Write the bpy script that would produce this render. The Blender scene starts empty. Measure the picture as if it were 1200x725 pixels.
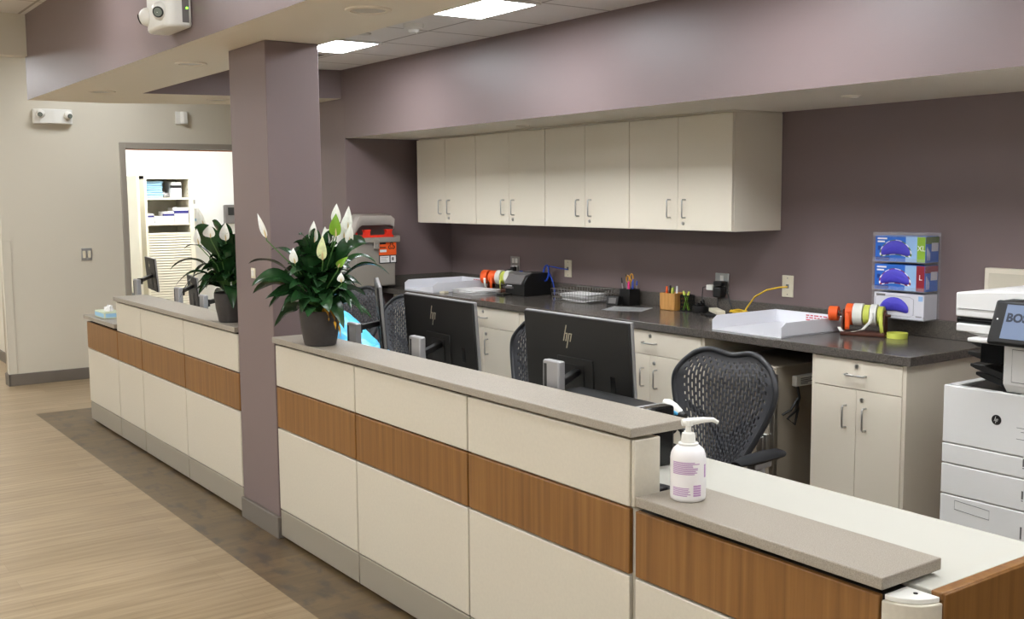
import bpy, bmesh, math, random
from mathutils import Vector, Matrix, noise
S = bpy.context.scene
C = S.collection
PI = math.pi
rnd = random.Random(7)

# ------------------------------------------------------------------ helpers
def lin(c):
    def f(v):
        v /= 255.0
        return v / 12.92 if v <= 0.04045 else ((v + 0.055) / 1.055) ** 2.4
    return (f(c[0]), f(c[1]), f(c[2]), 1.0)

def mat(name, col, rough=0.5, metal=0.0, spec=0.5, emit=None, strength=0.0, alpha=1.0, trans=0.0, noise_amt=0.0,
        noise_scale=40.0, bump=0.0, bump_scale=200.0, coat=0.0, ior=1.45):
    m = bpy.data.materials.new(name)
    m.use_nodes = True
    nt = m.node_tree
    b = nt.nodes['Principled BSDF']
    c = lin(col)
    b.inputs['Base Color'].default_value = c
    b.inputs['Roughness'].default_value = rough
    b.inputs['Metallic'].default_value = metal
    b.inputs['Specular IOR Level'].default_value = spec
    b.inputs['Alpha'].default_value = alpha
    b.inputs['Transmission Weight'].default_value = trans
    b.inputs['Coat Weight'].default_value = coat
    b.inputs['IOR'].default_value = ior
    if emit:
        b.inputs['Emission Color'].default_value = lin(emit)
        b.inputs['Emission Strength'].default_value = strength
    if noise_amt > 0 or bump > 0:
        g = nt.nodes.new('ShaderNodeNewGeometry')
    if noise_amt > 0:
        n = nt.nodes.new('ShaderNodeTexNoise')
        n.inputs['Scale'].default_value = noise_scale
        n.inputs['Detail'].default_value = 3.0
        nt.links.new(g.outputs['Position'], n.inputs['Vector'])
        mx = nt.nodes.new('ShaderNodeMix'); mx.data_type = 'RGBA'
        lo = tuple(max(0.0, v * (1 - noise_amt)) for v in c[:3]) + (1,)
        hi = tuple(min(1.0, v * (1 + noise_amt)) for v in c[:3]) + (1,)
        mx.inputs['A'].default_value = lo
        mx.inputs['B'].default_value = hi
        mr = nt.nodes.new('ShaderNodeMapRange')
        mr.inputs['From Min'].default_value = 0.35
        mr.inputs['From Max'].default_value = 0.65
        nt.links.new(n.outputs['Fac'], mr.inputs['Value'])
        nt.links.new(mr.outputs['Result'], mx.inputs['Factor'])
        nt.links.new(mx.outputs['Result'], b.inputs['Base Color'])
    if bump > 0:
        n2 = nt.nodes.new('ShaderNodeTexNoise')
        n2.inputs['Scale'].default_value = bump_scale
        nt.links.new(g.outputs['Position'], n2.inputs['Vector'])
        bp = nt.nodes.new('ShaderNodeBump')
        bp.inputs['Strength'].default_value = bump
        bp.inputs['Distance'].default_value = 0.002
        nt.links.new(n2.outputs['Fac'], bp.inputs['Height'])
        nt.links.new(bp.outputs['Normal'], b.inputs['Normal'])
    return m

def grain_mat(name, c1, c2, c3, axis_scale, rough=0.4, scale=1.0, spec=0.5, pos=(0.3, 0.7)):
    """streaky wood: noise stretched along one world axis"""
    m = bpy.data.materials.new(name); m.use_nodes = True
    nt = m.node_tree; b = nt.nodes['Principled BSDF']
    b.inputs['Roughness'].default_value = rough
    b.inputs['Specular IOR Level'].default_value = spec
    g = nt.nodes.new('ShaderNodeNewGeometry')
    mp = nt.nodes.new('ShaderNodeMapping')
    mp.inputs['Scale'].default_value = axis_scale
    n = nt.nodes.new('ShaderNodeTexNoise')
    n.inputs['Scale'].default_value = scale; n.inputs['Detail'].default_value = 6.0
    n.inputs['Roughness'].default_value = 0.6; n.inputs['Distortion'].default_value = 0.4
    r = nt.nodes.new('ShaderNodeValToRGB')
    r.color_ramp.elements[0].position = pos[0]; r.color_ramp.elements[0].color = lin(c1)
    r.color_ramp.elements[1].position = pos[1]; r.color_ramp.elements[1].color = lin(c3)
    e = r.color_ramp.elements.new(0.5); e.color = lin(c2)
    L = nt.links.new
    L(g.outputs['Position'], mp.inputs['Vector']); L(mp.outputs['Vector'], n.inputs['Vector'])
    L(n.outputs['Fac'], r.inputs['Fac']); L(r.outputs['Color'], b.inputs['Base Color'])
    return m

def plank_mat(name, c1, c2, mortar, streak, length, width, streak_scale, amt, rough, blotch=0.0):
    m = bpy.data.materials.new(name); m.use_nodes = True
    nt = m.node_tree; b = nt.nodes['Principled BSDF']; L = nt.links.new
    b.inputs['Roughness'].default_value = rough
    g = nt.nodes.new('ShaderNodeNewGeometry')
    br = nt.nodes.new('ShaderNodeTexBrick')
    br.inputs['Scale'].default_value = 1.0
    br.inputs['Color1'].default_value = lin(c1); br.inputs['Color2'].default_value = lin(c2)
    br.inputs['Mortar'].default_value = lin(mortar)
    br.inputs['Mortar Size'].default_value = 0.0012
    br.inputs['Mortar Smooth'].default_value = 0.5
    br.inputs['Brick Width'].default_value = length; br.inputs['Row Height'].default_value = width
    br.offset = 0.37
    L(g.outputs['Position'], br.inputs['Vector'])
    mp = nt.nodes.new('ShaderNodeMapping'); mp.inputs['Scale'].default_value = streak_scale
    L(g.outputs['Position'], mp.inputs['Vector'])
    n = nt.nodes.new('ShaderNodeTexNoise'); n.inputs['Scale'].default_value = 1.0
    n.inputs['Detail'].default_value = 5.0; n.inputs['Roughness'].default_value = 0.65
    L(mp.outputs['Vector'], n.inputs['Vector'])
    mr = nt.nodes.new('ShaderNodeMapRange')
    mr.inputs['From Min'].default_value = 0.38; mr.inputs['From Max'].default_value = 0.66
    mr.inputs['To Max'].default_value = amt
    L(n.outputs['Fac'], mr.inputs['Value'])
    mx = nt.nodes.new('ShaderNodeMix'); mx.data_type = 'RGBA'
    mx.inputs['B'].default_value = lin(streak)
    L(mr.outputs['Result'], mx.inputs['Factor']); L(br.outputs['Color'], mx.inputs['A'])
    out = mx.outputs['Result']
    if blotch > 0:
        n3 = nt.nodes.new('ShaderNodeTexNoise'); n3.inputs['Scale'].default_value = 1.0
        n3.inputs['Detail'].default_value = 4.0
        mp3 = nt.nodes.new('ShaderNodeMapping'); mp3.inputs['Scale'].default_value = (14, 7, 1)
        L(g.outputs['Position'], mp3.inputs['Vector']); L(mp3.outputs['Vector'], n3.inputs['Vector'])
        mr3 = nt.nodes.new('ShaderNodeMapRange')
        mr3.inputs['From Min'].default_value = 0.52; mr3.inputs['From Max'].default_value = 0.66
        mr3.inputs['To Max'].default_value = blotch
        L(n3.outputs['Fac'], mr3.inputs['Value'])
        mx3 = nt.nodes.new('ShaderNodeMix'); mx3.data_type = 'RGBA'
        mx3.inputs['B'].default_value = lin((62, 54, 50))
        L(mr3.outputs['Result'], mx3.inputs['Factor']); L(out, mx3.inputs['A'])
        out = mx3.outputs['Result']
    L(out, b.inputs['Base Color'])
    return m

def tile_mat(name, col, line, pitch, ox, oy, wdt):
    """acoustic tile ceiling with a lay-in grid every `pitch` metres"""
    m = bpy.data.materials.new(name); m.use_nodes = True
    nt = m.node_tree; b = nt.nodes['Principled BSDF']; L = nt.links.new
    b.inputs['Roughness'].default_value = 0.9
    g = nt.nodes.new('ShaderNodeNewGeometry'); sx = nt.nodes.new('ShaderNodeSeparateXYZ')
    L(g.outputs['Position'], sx.inputs['Vector'])
    res = []
    for k, o in (('X', ox), ('Y', oy)):
        a = nt.nodes.new('ShaderNodeMath'); a.operation = 'SUBTRACT'; a.inputs[1].default_value = o - 50 * pitch
        d = nt.nodes.new('ShaderNodeMath'); d.operation = 'MODULO'; d.inputs[1].default_value = pitch
        c = nt.nodes.new('ShaderNodeMath'); c.operation = 'LESS_THAN'; c.inputs[1].default_value = wdt
        L(sx.outputs[k], a.inputs[0]); L(a.outputs[0], d.inputs[0]); L(d.outputs[0], c.inputs[0])
        res.append(c)
    mxm = nt.nodes.new('ShaderNodeMath'); mxm.operation = 'MAXIMUM'
    L(res[0].outputs[0], mxm.inputs[0]); L(res[1].outputs[0], mxm.inputs[1])
    n = nt.nodes.new('ShaderNodeTexNoise'); n.inputs['Scale'].default_value = 180.0
    L(g.outputs['Position'], n.inputs['Vector'])
    mx0 = nt.nodes.new('ShaderNodeMix'); mx0.data_type = 'RGBA'
    c = lin(col)
    mx0.inputs['A'].default_value = tuple(v * 0.9 for v in c[:3]) + (1,)
    mx0.inputs['B'].default_value = c
    L(n.outputs['Fac'], mx0.inputs['Factor'])
    mx = nt.nodes.new('ShaderNodeMix'); mx.data_type = 'RGBA'
    mx.inputs['B'].default_value = lin(line)
    L(mx0.outputs['Result'], mx.inputs['A']); L(mxm.outputs[0], mx.inputs['Factor'])
    L(mx.outputs['Result'], b.inputs['Base Color'])
    return m

class MB:
    def __init__(self):
        self.bm = bmesh.new()
    def _mi(self, faces, mi):
        for f in faces:
            f.material_index = mi
    def box(self, x0, x1, y0, y1, z0, z1, b=0.0, mi=0, seg=2, M=None):
        bm2 = bmesh.new()
        bmesh.ops.create_cube(bm2, size=1.0)
        for v in bm2.verts:
            v.co = Vector(((x0 + x1) / 2 + v.co.x * (x1 - x0), (y0 + y1) / 2 + v.co.y * (y1 - y0), (z0 + z1) / 2 + v.co.z * (z1 - z0)))
        if b > 0:
            bmesh.ops.bevel(bm2, geom=list(bm2.edges), offset=b, segments=seg, affect='EDGES', profile=0.5, clamp_overlap=True)
        self._join(bm2, mi, M)
        return self
    def _join(self, bm2, mi=None, M=None):
        if M is not None:
            bm2.transform(M)
        if mi is not None:
            for f in bm2.faces:
                f.material_index = mi
        me = bpy.data.meshes.new('t')
        bm2.to_mesh(me); bm2.free()
        self.bm.from_mesh(me)
        bpy.data.meshes.remove(me)
    def prism(self, poly, a0, a1, axis='Z', mi=0, b=0.0, M=None):
        """poly of 2D points extruded along axis: Z->(x,y) X->(y,z) Y->(x,z)"""
        bm2 = bmesh.new()
        def P(p, a):
            return {'Z': (p[0], p[1], a), 'X': (a, p[0], p[1]), 'Y': (p[0], a, p[1])}[axis]
        lo = [bm2.verts.new(P(p, a0)) for p in poly]
        hi = [bm2.verts.new(P(p, a1)) for p in poly]
        n = len(poly)
        bm2.faces.new(lo[::-1]); bm2.faces.new(hi)
        for i in range(n):
            bm2.faces.new((lo[i], lo[(i + 1) % n], hi[(i + 1) % n], hi[i]))
        bmesh.ops.recalc_face_normals(bm2, faces=bm2.faces)
        if b > 0:
            bmesh.ops.bevel(bm2, geom=list(bm2.edges), offset=b, segments=2, affect='EDGES', profile=0.5, clamp_overlap=True)
        self._join(bm2, mi, M)
        return self
    def tube(self, pts, r, n=8, closed=False, mi=0, cap=True, M=None):
        bm2 = bmesh.new()
        pts = [Vector(p) for p in pts]
        N = len(pts)
        rs = r if isinstance(r, (list, tuple)) else [r] * N
        up = None
        rings = []
        for i, p in enumerate(pts):
            if closed:
                t = (pts[(i + 1) % N] - pts[i - 1])
            else:
                t = (pts[min(i + 1, N - 1)] - pts[max(i - 1, 0)])
            if t.length < 1e-9:
                t = Vector((0, 0, 1))
            t.normalize()
            if up is None:
                a = Vector((0, 0, 1)) if abs(t.z) < 0.9 else Vector((1, 0, 0))
                up = (a - t * a.dot(t)).normalized()
            else:
                up = up - t * up.dot(t)
                if up.length < 1e-6:
                    up = t.orthogonal()
                up.normalize()
            s = t.cross(up)
            rings.append([bm2.verts.new(p + (up * math.cos(2 * PI * k / n) + s * math.sin(2 * PI * k / n)) * rs[i]) for k in range(n)])
        for i in range(N if closed else N - 1):
            A, B = rings[i], rings[(i + 1) % N]
            for k in range(n):
                bm2.faces.new((A[k], A[(k + 1) % n], B[(k + 1) % n], B[k]))
        if cap and not closed:
            bm2.faces.new(rings[0][::-1]); bm2.faces.new(rings[-1])
        bmesh.ops.recalc_face_normals(bm2, faces=bm2.faces)
        self._join(bm2, mi, M)
        return self
    def cyl(self, p0, p1, r0, r1=None, n=20, mi=0, M=None):
        return self.tube([p0, p1], [r0, r0 if r1 is None else r1], n=n, mi=mi, M=M)
    def lathe(self, prof, n=32, c=(0, 0, 0), mi=0, M=None, sx=1.0, sy=1.0):
        bm2 = bmesh.new()
        rings = []
        for r, z in prof:
            if r < 1e-6:
                rings.append([bm2.verts.new((c[0], c[1], c[2] + z))])
            else:
                rings.append([bm2.verts.new((c[0] + sx * r * math.cos(2 * PI * k / n), c[1] + sy * r * math.sin(2 * PI * k / n), c[2] + z)) for k in range(n)])
        for A, B in zip(rings, rings[1:]):
            if len(A) == 1 and len(B) == 1:
                continue
            for k in range(n):
                if len(A) == 1:
                    bm2.faces.new((A[0], B[(k + 1) % n], B[k]))
                elif len(B) == 1:
                    bm2.faces.new((A[k], A[(k + 1) % n], B[0]))
                else:
                    bm2.faces.new((A[k], A[(k + 1) % n], B[(k + 1) % n], B[k]))
        bmesh.ops.recalc_face_normals(bm2, faces=bm2.faces)
        self._join(bm2, mi, M)
        return self
    def ball(self, c, r, sx=1, sy=1, sz=1, mi=0, sub=3, M=None):
        bm2 = bmesh.new()
        bmesh.ops.create_icosphere(bm2, subdivisions=sub, radius=r)
        for v in bm2.verts:
            v.co = Vector((c[0] + v.co.x * sx, c[1] + v.co.y * sy, c[2] + v.co.z * sz))
        self._join(bm2, mi, M)
        return self
    def face(self, pts, mi=0):
        f = self.bm.faces.new([self.bm.verts.new(p) for p in pts]); f.material_index = mi
        return self
    def text(self, s, size, M, mi=0, extrude=0.0008, align='LEFT', bold=0.0):
        cu = bpy.data.curves.new('txt', 'FONT'); cu.body = s; cu.size = size; cu.extrude = extrude
        cu.align_x = align; cu.offset = bold; cu.resolution_u = 3
        o = bpy.data.objects.new('txt', cu); C.objects.link(o)
        bpy.context.view_layer.update()
        me = bpy.data.meshes.new_from_object(o.evaluated_get(bpy.context.evaluated_depsgraph_get()))
        bpy.data.objects.remove(o); bpy.data.curves.remove(cu)
        bm2 = bmesh.new(); bm2.from_mesh(me); bpy.data.meshes.remove(me)
        self._join(bm2, mi, M)
        return self
    def build(self, name, m, parent=None, world=True, ang=35, smooth=True, kind=None, label=None):
        bm = self.bm
        if parent is not None and world:
            off = parent.get('_o')
            if off is not None:
                bmesh.ops.translate(bm, verts=bm.verts, vec=(-off[0], -off[1], -off[2]))
        bm.normal_update()
        if smooth:
            for f in bm.faces:
                ar = f.calc_area(); big = True; bent = False
                for e in f.edges:
                    for q in e.link_faces:
                        if q is not f and q.normal.dot(f.normal) < .99:
                            bent = True
                            if q.calc_area() > .3 * ar:
                                big = False
                f.smooth = not (big and bent)
            a = math.radians(max(ang, 50))
            for e in bm.edges:
                if len(e.link_faces) == 2 and e.calc_face_angle(0) > a:
                    e.smooth = False
        me = bpy.data.meshes.new(name)
        bm.to_mesh(me); bm.free()
        for mm in (m if isinstance(m, (list, tuple)) else [m]):
            me.materials.append(mm)
        o = bpy.data.objects.new(name, me); C.objects.link(o)
        if parent is not None:
            o.parent = parent
            if parent.get('_o') is not None:
                o['_o'] = list(parent['_o'])
        if kind:
            o['kind'] = kind
        if label:
            o['label'] = label
        return o

def thing(name, label, cat, loc=(0, 0, 0), rotz=0.0, group=None, local=False):
    o = bpy.data.objects.new(name, None); C.objects.link(o)
    o.empty_display_size = 0.1
    o.location = loc; o.rotation_euler = (0, 0, rotz)
    if not local:
        o['_o'] = list(loc)
    o['label'] = label; o['category'] = cat
    if group:
        o['group'] = group
    return o

def tag(o, label, cat, group=None):
    o['label'] = label; o['category'] = cat
    if group:
        o['group'] = group
    return o

def single(mb, name, m, label, cat, loc, group=None, **kw):
    """a thing that is one mesh, its origin at loc"""
    bmesh.ops.translate(mb.bm, verts=mb.bm.verts, vec=(-loc[0], -loc[1], -loc[2]))
    o = mb.build(name, m, None, **kw)
    o.location = loc
    return tag(o, label, cat, group)

def dup(root, loc, rotz, label, group=None):
    r = root.copy(); C.objects.link(r)
    r.location = loc; r.rotation_euler = (root.rotation_euler[0], root.rotation_euler[1], rotz)
    r['label'] = label
    if group:
        r['group'] = group
    for ch in list(root.children):
        c = ch.copy(); C.objects.link(c); c.parent = r
        for g in list(ch.children):
            d = g.copy(); C.objects.link(d); d.parent = c
    return r

def struct(mb, name, m, **kw):
    return mb.build(name, m, None, kind='structure', **kw)

def T(x, y, z):
    return Matrix.Translation((x, y, z))
def RX(a): return Matrix.Rotation(a, 4, 'X')
def RY(a): return Matrix.Rotation(a, 4, 'Y')
def RZ(a): return Matrix.Rotation(a, 4, 'Z')
# text facing -X (reads left to right towards -Y)
FACE_NX = Matrix(((0, 0, -1, 0), (-1, 0, 0, 0), (0, 1, 0, 0), (0, 0, 0, 1)))
# text facing -Y
FACE_NY = Matrix(((1, 0, 0, 0), (0, 0, -1, 0), (0, 1, 0, 0), (0, 0, 0, 1)))

# ------------------------------------------------------------------ materials
M = {}
M['purple'] = mat('purple_wall_paint', (122, 106, 104), 0.42, spec=0.45, bump=0.15, bump_scale=260)
M['cream_wall'] = mat('cream_wall_paint', (214, 207, 190), 0.6, bump=0.1, bump_scale=260)
M['beige_soffit'] = mat('beige_soffit_paint', (236, 227, 210), 0.6)
M['white_wall'] = mat('white_wall_paint', (242, 242, 238), 0.6)
M['panel'] = mat('cream_tile_laminate', (206, 198, 180), 0.42, noise_amt=0.02, noise_scale=90)
M['cab'] = mat('cream_cabinet_laminate', (224, 214, 195), 0.45)
M['cab_edge'] = mat('cabinet_edge_band', (205, 196, 176), 0.5)
M['wood'] = grain_mat('honey_wood_veneer', (112, 74, 33), (130, 88, 41), (144, 101, 51), (38, 38, 1.2), 0.38)
M['bamboo'] = grain_mat('bamboo', (176, 122, 60), (198, 144, 78), (210, 158, 92), (60, 60, 6), 0.35)
M['slab'] = mat('beige_speckled_laminate', (156, 147, 133), 0.42, noise_amt=0.2, noise_scale=420)
M['desk'] = mat('white_desk_laminate', (190, 187, 175), 0.45)
M['kick'] = mat('brushed_grey_metal', (166, 158, 142), 0.42, metal=0.3)
M['dark_gap'] = mat('dark_panel_frame', (40, 36, 32), 0.7)
M['base_grey'] = mat('grey_rubber_baseboard', (116, 108, 98), 0.5)
M['counter'] = mat('dark_grey_speckled_counter', (90, 84, 78), 0.17, noise_amt=0.5, noise_scale=260)
M['steel'] = mat('brushed_steel', (186, 184, 180), 0.3, metal=1.0)
M['silver'] = mat('silver_plastic', (158, 156, 155), 0.45, metal=0.6)
M['black'] = mat('black_plastic', (24, 23, 22), 0.42)
M['black_soft'] = mat('black_rubber', (26, 26, 26), 0.65)
M['black_gloss'] = mat('black_gloss_plastic', (14, 14, 15), 0.2)
M['monitor'] = mat('charcoal_monitor_shell', (24, 22, 20), 0.5)
M['screen'] = mat('dark_glass_screen', (8, 9, 11), 0.12)
M['logo'] = mat('pale_gold_metal', (206, 198, 176), 0.3, metal=0.8)
M['chair_mesh'] = mat('graphite_chair_polymer', (70, 70, 73), 0.45)
M['chair_frame'] = mat('graphite_chair_frame', (50, 50, 52), 0.4)
M['chair_pad'] = mat('black_arm_pad', (26, 27, 29), 0.5)
M['seat_fabric'] = mat('black_seat_fabric', (32, 32, 34), 0.9, bump=0.4, bump_scale=700)
M['pot'] = mat('matte_charcoal_pot', (58, 54, 52), 0.5, noise_amt=0.06, noise_scale=60)
M['soil'] = mat('potting_soil', (46, 34, 26), 0.95, noise_amt=0.4, noise_scale=120, bump=0.8, bump_scale=120)
M['leaf'] = mat('dark_green_glossy_leaf', (34, 66, 34), 0.25, noise_amt=0.35, noise_scale=14)
M['leaf_light'] = mat('fresh_green_leaf', (126, 170, 44), 0.4, noise_amt=0.1, noise_scale=30)
M['stem'] = mat('green_stem', (72, 112, 48), 0.5)
M['spathe'] = mat('white_spathe', (248, 248, 240), 0.5, noise_amt=0.05, noise_scale=60)
M['spathe_green'] = mat('pale_green_spathe', (222, 228, 176), 0.5, noise_amt=0.12, noise_scale=50)
M['spadix'] = mat('tan_spadix', (222, 200, 150), 0.7)
M['leaf_dead'] = mat('yellowed_leaf', (196, 146, 40), 0.6, noise_amt=0.3, noise_scale=40)
M['white_plastic'] = mat('white_plastic', (232, 230, 222), 0.4)
M['ivory'] = mat('ivory_plastic', (226, 217, 192), 0.4)
M['copier'] = mat('light_grey_copier_plastic', (226, 224, 220), 0.42)
M['line'] = mat('dark_seam', (96, 94, 92), 0.7)
M['paper'] = mat('white_paper', (236, 234, 232), 0.8)
M['tray'] = mat('white_tray_plastic', (232, 232, 236), 0.4)
M['red_print'] = mat('red_print', (196, 70, 84), 0.7)
M['orange'] = mat('orange_tape', (244, 96, 34), 0.55)
M['tape_white'] = mat('white_tape', (226, 224, 214), 0.5)
M['tape_green'] = mat('yellow_green_tape', (206, 212, 92), 0.5)
M['brown'] = mat('brown_plastic', (86, 44, 28), 0.45)
M['blue_bag'] = mat('sky_blue_plastic_bag', (96, 200, 250), 0.36)
M['blue'] = mat('blue_cable', (38, 78, 190), 0.4)
M['yellow'] = mat('yellow_cable', (222, 182, 40), 0.45)
M['sharps_body'] = mat('greige_plastic', (150, 142, 132), 0.42)
M['sharps_lid'] = mat('smoky_clear_plastic', (196, 186, 176), 0.3, alpha=0.8)
M['red'] = mat('red_plastic', (232, 52, 32), 0.4)
M['clear'] = mat('clear_acrylic', (236, 238, 244), 0.06, alpha=0.09)
M['box_blue'] = mat('glove_box_blue', (38, 102, 196), 0.45)
M['box_pale'] = mat('glove_box_pale_blue', (150, 186, 224), 0.45)
M['box_navy'] = mat('glove_box_navy', (26, 62, 140), 0.45)
M['box_white'] = mat('glove_box_white', (214, 212, 218), 0.5)
M['box_green'] = mat('glove_box_green', (140, 178, 52), 0.45)
M['box_green_dark'] = mat('glove_box_olive', (92, 116, 46), 0.45)
M['box_red'] = mat('glove_box_maroon', (142, 30, 44), 0.45)
M['glove'] = mat('purple_nitrile', (74, 66, 190), 0.5)
M['purple_print'] = mat('purple_print', (188, 150, 190), 0.6)
M['lotion'] = mat('milky_plastic_bottle', (236, 232, 230), 0.32)
M['pale_blue_paper'] = mat('pale_blue_paper', (156, 198, 224), 0.8)
M['shelf'] = mat('cream_metal_cabinet', (240, 234, 214), 0.45)
M['navy_print'] = mat('navy_print', (52, 52, 128), 0.6)
M['cart'] = mat('greige_painted_steel', (158, 148, 132), 0.38, metal=0.25)
M['lcd_text'] = mat('dark_display_text', (44, 50, 64), 0.4)
M['lcd'] = mat('lit_display_glass', (112, 124, 146), 0.22, emit=(120, 134, 160), strength=0.12)
M['lamp_lens'] = mat('lamp_lens', (120, 128, 118), 0.2)
M['led'] = mat('green_led', (120, 230, 60), 0.3, emit=(130, 255, 60), strength=4.0)
M['blue_led'] = mat('blue_led', (50, 60, 255), 0.3, emit=(50, 40, 255), strength=3.0)
M['light_in'] = mat('fluorescent_diffuser', (250, 250, 250), 0.5, emit=(244, 249, 255), strength=37.0)
M['light_out'] = mat('corridor_diffuser', (250, 250, 250), 0.5, emit=(244, 249, 255), strength=15.5)
M['light_fill'] = mat('added_fill_diffuser', (250, 250, 250), 0.5, emit=(246, 250, 255), strength=31.0)  # glow of the unseen fill panels added on the waiting side
M['light_end'] = mat('corridor_end_diffuser', (250, 250, 250), 0.5, emit=(246, 250, 255), strength=9.0)
M['light_hall'] = mat('hall_diffuser', (250, 250, 250), 0.5, emit=(246, 250, 255), strength=30.0)
M['light_room'] = mat('back_room_diffuser', (250, 250, 250), 0.5, emit=(248, 251, 255), strength=33.0)
M['fixture'] = mat('white_fixture_frame', (226, 224, 218), 0.5)
M['vent'] = mat('white_vent', (206, 202, 194), 0.5)
M['frame_grey'] = mat('taupe_door_frame', (160, 152, 140), 0.45)
M['door_wood'] = mat('orange_door_edge', (196, 112, 56), 0.5)
M['mid_grey'] = mat('mid_grey_plastic', (112, 108, 106), 0.45)
M['tile_in'] = tile_mat('inner_ceiling_tile', (242, 238, 234), (176, 168, 162), 0.507, 1.153, 4.06, 0.014)
M['tile_out'] = tile_mat('outer_ceiling_tile', (236, 232, 226), (180, 172, 162), 0.6, -0.9, 0.3, 0.018)
M['floor_light'] = plank_mat('light_oak_plank', (170, 149, 118), (158, 137, 106), (142, 122, 94), (124, 104, 76), 1.1, 0.13, (1.6, 34, 1), 0.75, 0.36)
M['floor_dark'] = plank_mat('dark_oak_plank', (114, 94, 64), (98, 80, 54), (72, 58, 40), (80, 64, 44), 1.1, 0.13, (4, 16, 1), 0.7, 0.34, blotch=0.75)
# ------------------------------------------------------------------ setting
YF = 9.727            # far wall
XW = 2.45             # right-hand wall
XS = 1.575            # face of the soffit above the cupboards
YA = 6.92             # alcove side wall
ZS = 1.972            # underside of that soffit
ZB = 2.248            # underside of the bulkhead over the counter
ZC = 2.445            # inner tile ceiling
ZO = 2.82             # outer tile ceiling

b = MB()
def quad(b, x0, x1, y0, y1, z, mi):
    b.box(x0, x1, y0, y1, z - 0.06, z, mi=mi)
quad(b, -4.5, -0.27, -3, 8.34, 0, 0)
quad(b, -4.5, 3.3, 8.34, 14, 0, 0)
quad(b, -0.27, 3.3, -3, 8.34, 0, 1)
struct(b, 'floor', [M['floor_light'], M['floor_dark']])

b = MB(); b.box(-4.6, -4.5, -3.1, 14.1, 0, 2.9); struct(b, 'wall_left', M['white_wall'])
b = MB(); b.box(-4.6, XW + .1, -3.1, -3.0, 0, 2.9); struct(b, 'wall_near', M['white_wall'])
b = MB(); b.box(XW, XW + .1, -3.0, YA, 0, 2.9); struct(b, 'wall_right', M['purple'])
# alcove side wall and the nib that carries on to the far wall
b = MB(); b.box(XS, XW + .1, YA, 7.42, 0, 2.9, b=.003); struct(b, 'wall_alcove', M['purple'])
b = MB(); b.box(3.2, 3.3, 7.42, YF, 0, 2.9); b.box(XW + .1, 3.2, 7.32, 7.42, 0, 2.9); struct(b, 'wall_side', M['cream_wall'])
# far wall with the door opening
DX0, DX1, DZ = 0.80, 2.02, 2.05
b = MB()
b.box(-0.18, DX0, YF, YF + .14, 0, 2.9); b.box(DX0, DX1, YF, YF + .14, DZ, 2.9); b.box(DX1, 3.3, YF, YF + .14, 0, 2.9)
struct(b, 'wall_far', M['cream_wall'])
b = MB(); b.box(0.05, 0.15, YF + .14, 14, 0, 2.9); struct(b, 'wall_corridor', M['cream_wall'])
b = MB(); b.box(-4.6, .15, 14, 14.1, 0, 2.9); struct(b, 'wall_end', M['cream_wall'])
# room behind the door
b = MB(); b.box(0.15, 3.3, 12.2, 12.3, 0, 2.9); struct(b, 'wall_room_back', M['white_wall'])
b = MB(); b.box(3.2, 3.3, YF + .14, 12.2, 0, 2.9); struct(b, 'wall_room_right', M['white_wall'])
b = MB(); b.box(0.151, 0.2, YF + .14, 12.2, 0, 2.6); struct(b, 'wall_room_left', M['white_wall'])

# ceilings
b = MB(); b.box(.2, 3.2, YF + .14, 12.2, 2.6, 2.66); struct(b, 'ceiling_room', M['white_wall'])
b = MB(); b.box(0.2, XS + .05, -3, 7.4, ZC, ZC + .05); struct(b, 'ceiling', M['tile_in'])
b = MB(); b.box(-4.5, -0.2, -3, 14, ZO, ZO + .05); b.box(-.2, 3.2, 7.4, YF, ZO, ZO + .05); struct(b, 'ceiling_outer', M['tile_out'])

def two_tone(b):
    """underside beige, the rest purple"""
    b.bm.normal_update()
    for f in b.bm.faces:
        f.material_index = 1 if f.normal.z < -0.7 else 0
    return b
# soffit above the wall cupboards
b = MB(); b.box(XS, XW, -3, YA, ZS, 2.9); struct(two_tone(b), 'trim_1', [M['purple'], M['beige_soffit']])
# bulkhead above the reception counter, and its return across the far end
b = MB(); b.box(-.25, .28, -3, 8.13, ZB, 2.88); struct(two_tone(b), 'trim_2', [M['purple'], M['beige_soffit']])
b = MB(); b.prism([(.28, 7.26), (XS, 6.96), (XS, 7.75), (1.06, 7.8), (.28, 8.13)], ZB, 2.88)
struct(two_tone(b), 'trim_3', [M['purple'], M['beige_soffit']])
# header beam across the corridor
b = MB(); b.box(-4.5, -.251, 8.06, 8.18, 2.54, ZO); struct(b, 'trim_4', M['cream_wall'])
# pillar standing in the counter line, with its rubber base
b = MB(); b.box(0, .256, 4.547, 4.98, .1, ZB, b=.004)
struct(b, 'trim_5', M['purple'])
b = MB(); b.box(-.012, .262, 4.541, 4.986, 0, .1, b=.003); struct(b, 'baseboard_pillar', M['base_grey'])
b = MB(); b.box(-.19, DX0, YF - .012, YF, 0, .1, b=.004); b.box(-.192, -.18, YF - .012, YF + .14, 0, .1); struct(b, 'baseboard_far', M['base_grey'])
b = MB(); b.box(.038, .05, YF + .14, 14, 0, .1); struct(b, 'baseboard_corridor', M['base_grey'])
b = MB(); b.box(-4.5, -4.488, -3, 14, 0, .1); struct(b, 'baseboard_left', M['base_grey'])
b = MB(); b.box(XS - .01, XS, YA, 7.42, 0, .1); struct(b, 'baseboard_alcove', M['base_grey'])
# corner guard on the end of the far wall
b = MB(); b.box(-.185, -.12, YF - .006, YF, .1, 1.22, b=.002); b.box(-.186, -.18, YF - .006, YF + .06, .1, 1.22, b=.002)
struct(b, 'trim_6', M['cream_wall'])
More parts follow.
